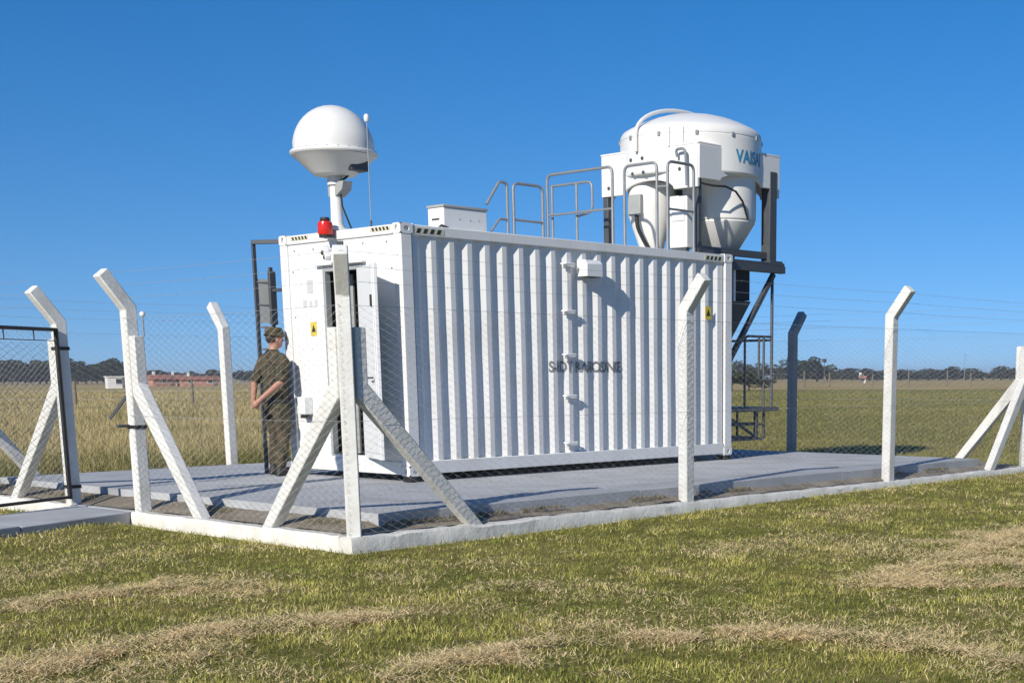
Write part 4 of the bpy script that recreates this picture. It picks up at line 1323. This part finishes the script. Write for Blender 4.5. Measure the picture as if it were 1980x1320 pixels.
house('house', 60.9, 330, 5.0, 5, 1.6, 'house_wall_brick', 'roof_tile', 'red brick house with tiled roof beyond the dry pasture', 20, .9)
house('house', 60.25, 350, 4.4, 5, 1.6, 'house_wall_tan', 'roof_tile', 'tan walled house with red roof beside the brick house', -15, .9)
house('house', 59.55, 330, 8.0, 5, 1.5, 'house_wall_brick', 'roof_tile', 'long low brick house with dark red roof far off', 10, .7)
house('hut', 33.7, 330, 1.3, 1.3, 1.2, 'house_wall', 'roof_tile', 'tiny white hut at the edge of the mown field', 0, .5)

# wire fence across the pasture
fps = [polar(66.9, 84), polar(63.9, 82), polar(59.8, 79.5), polar(57.62, 76), polar(55.2, 73)]
PFN = thing('pasture_fence', 'weathered wooden post and wire fence crossing the tall dry grass', 'fence', (*fps[2], 0))
for i, (x, y) in enumerate(fps):
    z = gz_at(x, y)
    MB().tube([(x - fps[2][0], y - fps[2][1], z - .3), (x - fps[2][0] + .02, y - fps[2][1], z + 1.45)], [.085, .07], 8).build('post', 'wood_grey', PFN)
for h in (.5, .9, 1.3):
    MB().tube([(x - fps[2][0], y - fps[2][1], gz_at(x, y) + h) for x, y in fps], .006, 4).build('fence_wire', 'wire_grey', PFN)
# posts along the far side of the mown field
for az, dist, h in [(36.0, 190, 2.2), (35.0, 195, 2.0), (31.9, 200, 2.4), (30.4, 205, 2.3), (29.5, 205, 2.0), (33.3, 200, 1.8)]:
    x, y = polar(az, dist)
    o = MB().tube([(0, 0, -.3), (0, .02, h)], [.13, .10], 8).build('field_post', 'wood_grey', None, loc=(x, y, gz_at(x, y)))
    tag(o, 'weathered wooden post at the far edge of the mown field', 'post', 'posts at the far edge of the mown field')
# lamp mast beside the tall trees, and a thin mast farther right
x, y = polar(35.22, 300)
UM = thing('light_mast', 'dark headed light mast standing beside the tall green trees', 'mast', (x, y, gz_at(x, y)))
MB().tube([(0, 0, 0), (0, 0, 4.6)], [.09, .06], 8).build('pole', 'wood_grey', UM)
MB().box(-.55, .35, -.3, .3, 4.4, 5.1).build('lamp_head', 'dark_steel', UM, bevel=.05)
x, y = polar(29.75, 420)
UM2 = thing('radio_mast', 'thin grey radio mast above the low tree line', 'mast', (x, y, gz_at(x, y)))
MB().tube([(0, 0, 0), (0, 0, 8.0)], [.09, .05], 8).build('pole', 'galvanised', UM2)
MB().beam((-.8, 0, 7.2), (.8, 0, 7.2), .08, .08).build('crossarm', 'galvanised', UM2)

# ================================================================== GRASS
def blades(name, x, y, z, h, w, lean, tint, tipmul, mat, label, cat, seed=0):
    """One curved blade per point: base pair, mid pair, tip."""
    r = np.random.default_rng(seed)
    n = len(x)
    a = r.uniform(0, 2 * PI, n); b = r.uniform(0, 2 * PI, n)
    wx, wy = np.cos(b) * w / 2, np.sin(b) * w / 2
    lx, ly = np.cos(a) * lean, np.sin(a) * lean
    hz = np.sqrt(np.maximum(h * h - lean * lean, (h * .12) ** 2))
    B = np.stack([x, y, z], 1)
    Md = B + np.stack([lx * .35, ly * .35, hz * .6], 1)
    T = B + np.stack([lx, ly, hz], 1)
    Wv = np.stack([wx, wy, 0 * wx], 1)
    V = np.stack([B - Wv, B + Wv, Md + Wv * .8, Md - Wv * .8, T], 1)      # n,5,3
    base = np.arange(n) * 5
    quads = np.stack([base, base + 1, base + 2, base + 3], 1)
    tris = np.stack([base + 3, base + 2, base + 4], 1)
    loops = np.concatenate([quads.ravel(), tris.ravel()]).astype(np.int32)
    starts = np.concatenate([np.arange(n) * 4, n * 4 + np.arange(n) * 3]).astype(np.int32)
    me_ = bpy.data.meshes.new(name)
    me_.vertices.add(n * 5); me_.vertices.foreach_set('co', V.astype(np.float32).ravel())
    me_.loops.add(len(loops)); me_.loops.foreach_set('vertex_index', loops)
    me_.polygons.add(2 * n); me_.polygons.foreach_set('loop_start', starts)
    me_.update(calc_edges=True)
    at = me_.color_attributes.new('tint', 'FLOAT_COLOR', 'POINT')
    cc = np.repeat(tint[:, None, :], 5, 1)
    cc[:, 4] *= tipmul
    cc = np.concatenate([cc.reshape(-1, 3), np.ones((n * 5, 1))], 1)
    at.data.foreach_set('color', cc.astype(np.float32).ravel())
    me_.materials.append(MATS[mat])
    o = bpy.data.objects.new(name, me_); col.objects.link(o)
    o['kind'] = 'stuff'; o['label'] = label; o['category'] = cat
    return o
def sample_polar(n, r0, r1, a0, a1, p, seed):
    """Points round the camera, thinning out with distance as (r0/r)^p per unit area."""
    r = np.random.default_rng(seed)
    u = r.uniform(0, 1, n)
    k = 2 - p
    rr = (r0 ** k + u * (r1 ** k - r0 ** k)) ** (1 / k)
    th = np.radians(r.uniform(a0, a1, n))
    return cam2[0] + rr * np.cos(th), cam2[1] + rr * np.sin(th), rr
def outside(x, y, mgn=.09):
    inside = (x > FX - mgn) & (x < FXR + mgn) & (y > FY - mgn) & (y < FYB + mgn)
    kk = np.maximum(0, FX - .05 - x); on_walk = (x > -9.0) & (x < FX + .2) & (y > .72 - .40 * kk) & (y < 2.02 - .44 * kk)
    return ~inside & ~on_walk
# windrows of cut grass left by the mower
ROWS = [([(-7.5, -5.98), (-6.68, -5.88), (-6.06, -5.94), (-5.51, -6.05), (-5.0, -6.22)], .20),
        ([(-6.2, -7.75), (-5.55, -7.64), (-5.15, -7.7)], .14), ([(-1.85, -7.72), (-.85, -7.6), (.28, -7.43), (2.6, -6.95)], .30),
        ([(-4.17, -8.19), (-3.86, -8.57), (-3.86, -9.07), (-3.87, -9.9)], .14), ([(-6.6, -3.95), (-5.86, -3.84), (-5.32, -3.92), (-4.93, -4.19)], .16),
        ([(-4.63, -7.78), (-4.44, -8.14)], .10), ([(-4.03, -5.68), (-3.5, -5.93)], .12), ([(-1.52, -7.92), (-1.26, -8.63)], .16),
        ([(-6.72, -5.9), (-6.42, -6.37)], .14), ([(-5.11, -3.56), (-4.93, -4.59)], .12)]
def row_field(x, y):
    f = np.zeros_like(x)
    wob = (fbm(x * 3, y * 3, 51) - .5) * .25
    for pts, w in ROWS:
        for (ax, ay), (bx_, by_) in zip(pts, pts[1:]):
            dx, dy = bx_ - ax, by_ - ay
            t = np.clip(((x - ax) * dx + (y - ay) * dy) / (dx * dx + dy * dy), 0, 1)
            d = np.hypot(x - ax - t * dx, y - ay - t * dy) + wob
            f = np.maximum(f, np.clip(1.25 - d / w, 0, 1))
    return f
def dryness(x, y):
    d = np.clip((fbm(x * .9 + 5, y * .9, 31, 4) - .52) * 4.5, 0, 1)
    d = np.maximum(d, np.clip((fbm(x * 2.6, y * 2.6 + 9, 35, 3) - .58) * 4, 0, .8))
    return np.maximum(d, row_field(x, y))
# lawn
x, y, rr = sample_polar(330000, 5.2, 27, 17, 76, 1.45, 1)
k = outside(x, y); x, y, rr = x[k], y[k], rr[k]
dn = dryness(x, y)
gr_n = fbm(x * 1.7, y * 1.7, 41)
fine = fbm(x * 6.0, y * 6.0, 45)
r = np.random.default_rng(5)
edge = np.maximum(np.maximum(FX - x, x - FXR), np.maximum(FY - y, y - FYB))
long_ = np.exp(-np.clip(edge, 0, 9) / .16)
h = (1 - .3 * row_field(x, y)) * r.uniform(.014, .040, len(x)) * (.45 + .5 * gr_n + .75 * fine) * (1 + 1.0 * long_ * r.uniform(0, 1, len(x))) * (1 + .012 * rr)
green = np.array([.19, .22, .038]); olive = np.array([.41, .385, .10]); straw = np.array([.80, .66, .34])
mixv = np.clip(gr_n * 1.9 + fine * 1.5 - 1.35 + r.normal(0, .2, len(x)), 0, 1)[:, None]
tint = green * (1 - mixv) + olive * mixv
pd = (r.uniform(0, 1, len(x)) < .04 + .55 * dn)[:, None]
tint = np.where(pd, straw * r.uniform(.6, 1.1, (len(x), 1)), tint) * r.uniform(.7, 1.25, (len(x), 1)) * np.clip(.5 + fine, .6, 1.3)[:, None]
blades('lawn_grass', x, y, ground_z(x, y) - .004, h, .0042 * (1 + .05 * rr), h * r.uniform(.25, .85, len(x)), tint, 1.15, 'grass_blade', 'short mown lawn with dry patches in front of the white kerb', 'grass', 2)
# cut straw lying on the lawn
x, y, rr = sample_polar(520000, 5.2, 24, 17, 76, 1.3, 8)
k = outside(x, y, .14)
dn = dryness(x, y); rf_ = row_field(x, y)
r = np.random.default_rng(6)
k &= r.uniform(0, 1, len(x)) < np.clip(.02 + .30 * dn + .85 * rf_, 0, 1)
x, y, rr, dn, rf_ = x[k], y[k], rr[k], dn[k], rf_[k]
h = r.uniform(.03, .085, len(x))
lift = r.uniform(0.006, .035, len(x)) + rf_ * r.uniform(0, .06, len(x))
tint = np.array([.92, .73, .40]) * r.uniform(.6, 1.1, (len(x), 1)) * np.array([1, 1, 1]) * r.uniform(.93, 1.07, (len(x), 3))
blades('dry_clippings', x, y, ground_z(x, y) + lift, h, .0040 * (1 + .04 * rr), h * r.uniform(.94, .999, len(x)), tint, 1.0, 'grass_blade', 'straw coloured rows of cut grass lying on the lawn', 'cut grass', 3)
# the raised windrows themselves: straw heaped along each mowing pass
rx, ry, rh = [], [], []
for pts, w in ROWS:
    for (ax, ay), (bx_, by_) in zip(pts, pts[1:]):
        ln = math.hypot(bx_ - ax, by_ - ay)
        n = int(ln * w * 2 * 13000)
        t = r.uniform(-.08, 1.08, n); q = r.normal(0, 1.0, n)
        px_, py_ = ax + (bx_ - ax) * t, ay + (by_ - ay) * t
        ww = w * (.35 + 1.1 * fbm(px_ * 2.2, py_ * 2.2, 55))
        nx2, ny2 = -(by_ - ay) / ln, (bx_ - ax) / ln
        off = (fbm(px_ * 1.6, py_ * 1.6, 57) - .5) * .9 + (fbm(px_ * 5, py_ * 5, 58) - .5) * .35
        rx.append(px_ + nx2 * (q * ww + off)); ry.append(py_ + ny2 * (q * ww + off))
        rh.append(np.exp(-q * q * 1.5) * (fbm(px_ * 3.5, py_ * 3.5, 59)))
x, y, hh = np.concatenate(rx), np.concatenate(ry), np.concatenate(rh)
keep = r.uniform(0, 1, len(x)) < np.clip((fbm(x * 3.6, y * 3.6, 67, 4) - .47) * 7, .03, 1)
x, y, hh = x[keep], y[keep], hh[keep]
h = r.uniform(.03, .10, len(x))
tint = np.array([.94, .76, .43]) * r.uniform(.55, 1.1, (len(x), 1)) * r.uniform(.95, 1.05, (len(x), 3))
blades('straw_windrows', x, y, ground_z(x, y) + .008 + hh * r.uniform(0, .055, len(x)), h, .0055, h * r.uniform(.92, .999, len(x)), tint, 1.0, 'grass_blade', 'raised golden rows of cut straw left along the mowing passes', 'cut grass', 31)
# mown field beyond the right-hand fence
x, y, rr = sample_polar(150000, 20, 150, 20, 45, 1.8, 12)
k = ((x > FXR + .1) | (y > FYB + .1) | (y < FY - .1)) & ~((y > 6.4) & (((y - 6.3) * .676 - (x - 6) * .737) > 0))
x, y, rr = x[k], y[k], rr[k]
r = np.random.default_rng(13)
gn = fbm(x * .25, y * .25, 61, 4); g2 = fbm(x * 1.2, y * 1.2, 65)
mixv = np.clip(gn * 2.2 - .75 + r.normal(0, .2, len(x)), 0, 1)[:, None]
tint = np.array([.17, .185, .035]) * (1 - mixv) + np.array([.33, .30, .08]) * mixv
tint = np.where((r.uniform(0, 1, len(x)) < .15 + .25 * (g2 > .55))[:, None], np.array([.36, .29, .14]), tint) * r.uniform(.7, 1.25, (len(x), 1))
h = r.uniform(.04, .09, len(x)) * (1 + .006 * rr)
blades('mown_field_grass', x, y, ground_z(x, y) - .005, h, .0035 * rr / 10, h * r.uniform(.3, .8, len(x)), tint, 1.1, 'grass_blade', 'mown green grass of the field beyond the container far end', 'grass', 14)
# tall dry pasture behind the back fence
x, y, rr = sample_polar(210000, 17, 190, 45, 74, 1.75, 15)
k = (y > FYB + .35) | ((x < FX - 1.2) & (y > 4.5))
k &= (((y - 6.3) * .676 - (x - 6) * .737) > -.8)
x, y, rr = x[k], y[k], rr[k]
r = np.random.default_rng(16)
near = np.exp(-np.clip(y - FYB, 0, 50) / 2.6)
gn = fbm(x * .22, y * .22, 71, 4)
clump = fbm(x * .9, y * .9, 75, 3)
h = (.26 + .40 * clump) * r.uniform(.6, 1.15, len(x)) * (.75 + .55 * near)
straw = np.array([.60, .485, .235]) * (1 - .25 * gn[:, None]); grn = np.array([.16, .16, .03])
p = np.clip(.12 + .95 * near * (clump > .42) + .30 * (gn > .6), 0, .95)
tint = np.where((r.uniform(0, 1, len(x)) < p)[:, None], grn, straw) * r.uniform(.65, 1.25, (len(x), 1))
blades('tall_pasture_grass', x, y, ground_z(x, y) - .01, h, .0028 * rr / 10 + .003, h * r.uniform(.2, .75, len(x)), tint, 1.15, 'grass_blade', 'tall dry tan grass of the pasture behind the back fence', 'grass', 17)
# weeds and litter straw in the yard strip
x = np.concatenate([r.uniform(FX + .1, SX1, 5000), r.uniform(FX + .1, SX0 - .02, 3500)])
y = np.concatenate([r.uniform(FY + .1, SY0 - .02, 5000), r.uniform(FY + .1, FYB - .2, 3500)])
k = (fbm(x * 2, y * 2, 81) > .52) & ~((y > .70) & (y < 1.97) & (x < SX0))
x, y = x[k], y[k]
h = r.uniform(.02, .07, len(x))
tint = np.where((r.uniform(0, 1, len(x)) < .4)[:, None], np.array([.09, .10, .03]), np.array([.36, .29, .16])) * r.uniform(.6, 1.2, (len(x), 1))
blades('yard_weeds', x, y, np.full(len(x), YARD + .03), h, .005, h * r.uniform(.4, .97, len(x)), tint, 1.0, 'grass_blade', 'thin weeds and straw in the bare strip beside the slab', 'weeds', 19)

# straw blown onto the slab and path
x = np.concatenate([r.uniform(SX0, SX1, 900), r.uniform(SX0, SX0 + .9, 500)])
y = np.concatenate([SY0 + .02 + np.abs(r.normal(0, .5, 900)), r.uniform(SY0, SY1, 500)])
k = ~((x > -.05) & (x < L + .05) & (y > -.05) & (y < W + .05)) & (y < SY1)
x, y = x[k], y[k]
h = r.uniform(.02, .06, len(x))
tint = np.array([.50, .41, .24]) * r.uniform(.5, 1.1, (len(x), 1))
blades('straw_litter', x, y, np.full(len(x), SLAB + .003), h, .004, h * .995, tint, 1.0, 'grass_blade', 'loose straw blown onto the edges of the concrete slab', 'straw', 23)

# thin summer haze over the plain
mt = bpy.data.materials.new('haze_air'); mt.use_nodes = True
nt = mt.node_tree; nt.nodes.clear()
mo = nt.nodes.new('ShaderNodeOutputMaterial'); pv = nt.nodes.new('ShaderNodeVolumePrincipled')
pv.inputs['Color'].default_value = (.90, .92, .95, 1)
pv.inputs['Density'].default_value = .0004
pv.inputs['Anisotropy'].default_value = .2
nt.links.new(pv.outputs[0], mo.inputs['Volume'])
hz = MB().box(-1480, 2480, -1480, 2480, -1.6, 12).build('haze', None)
hz.data.materials.append(mt); hz['kind'] = 'stuff'
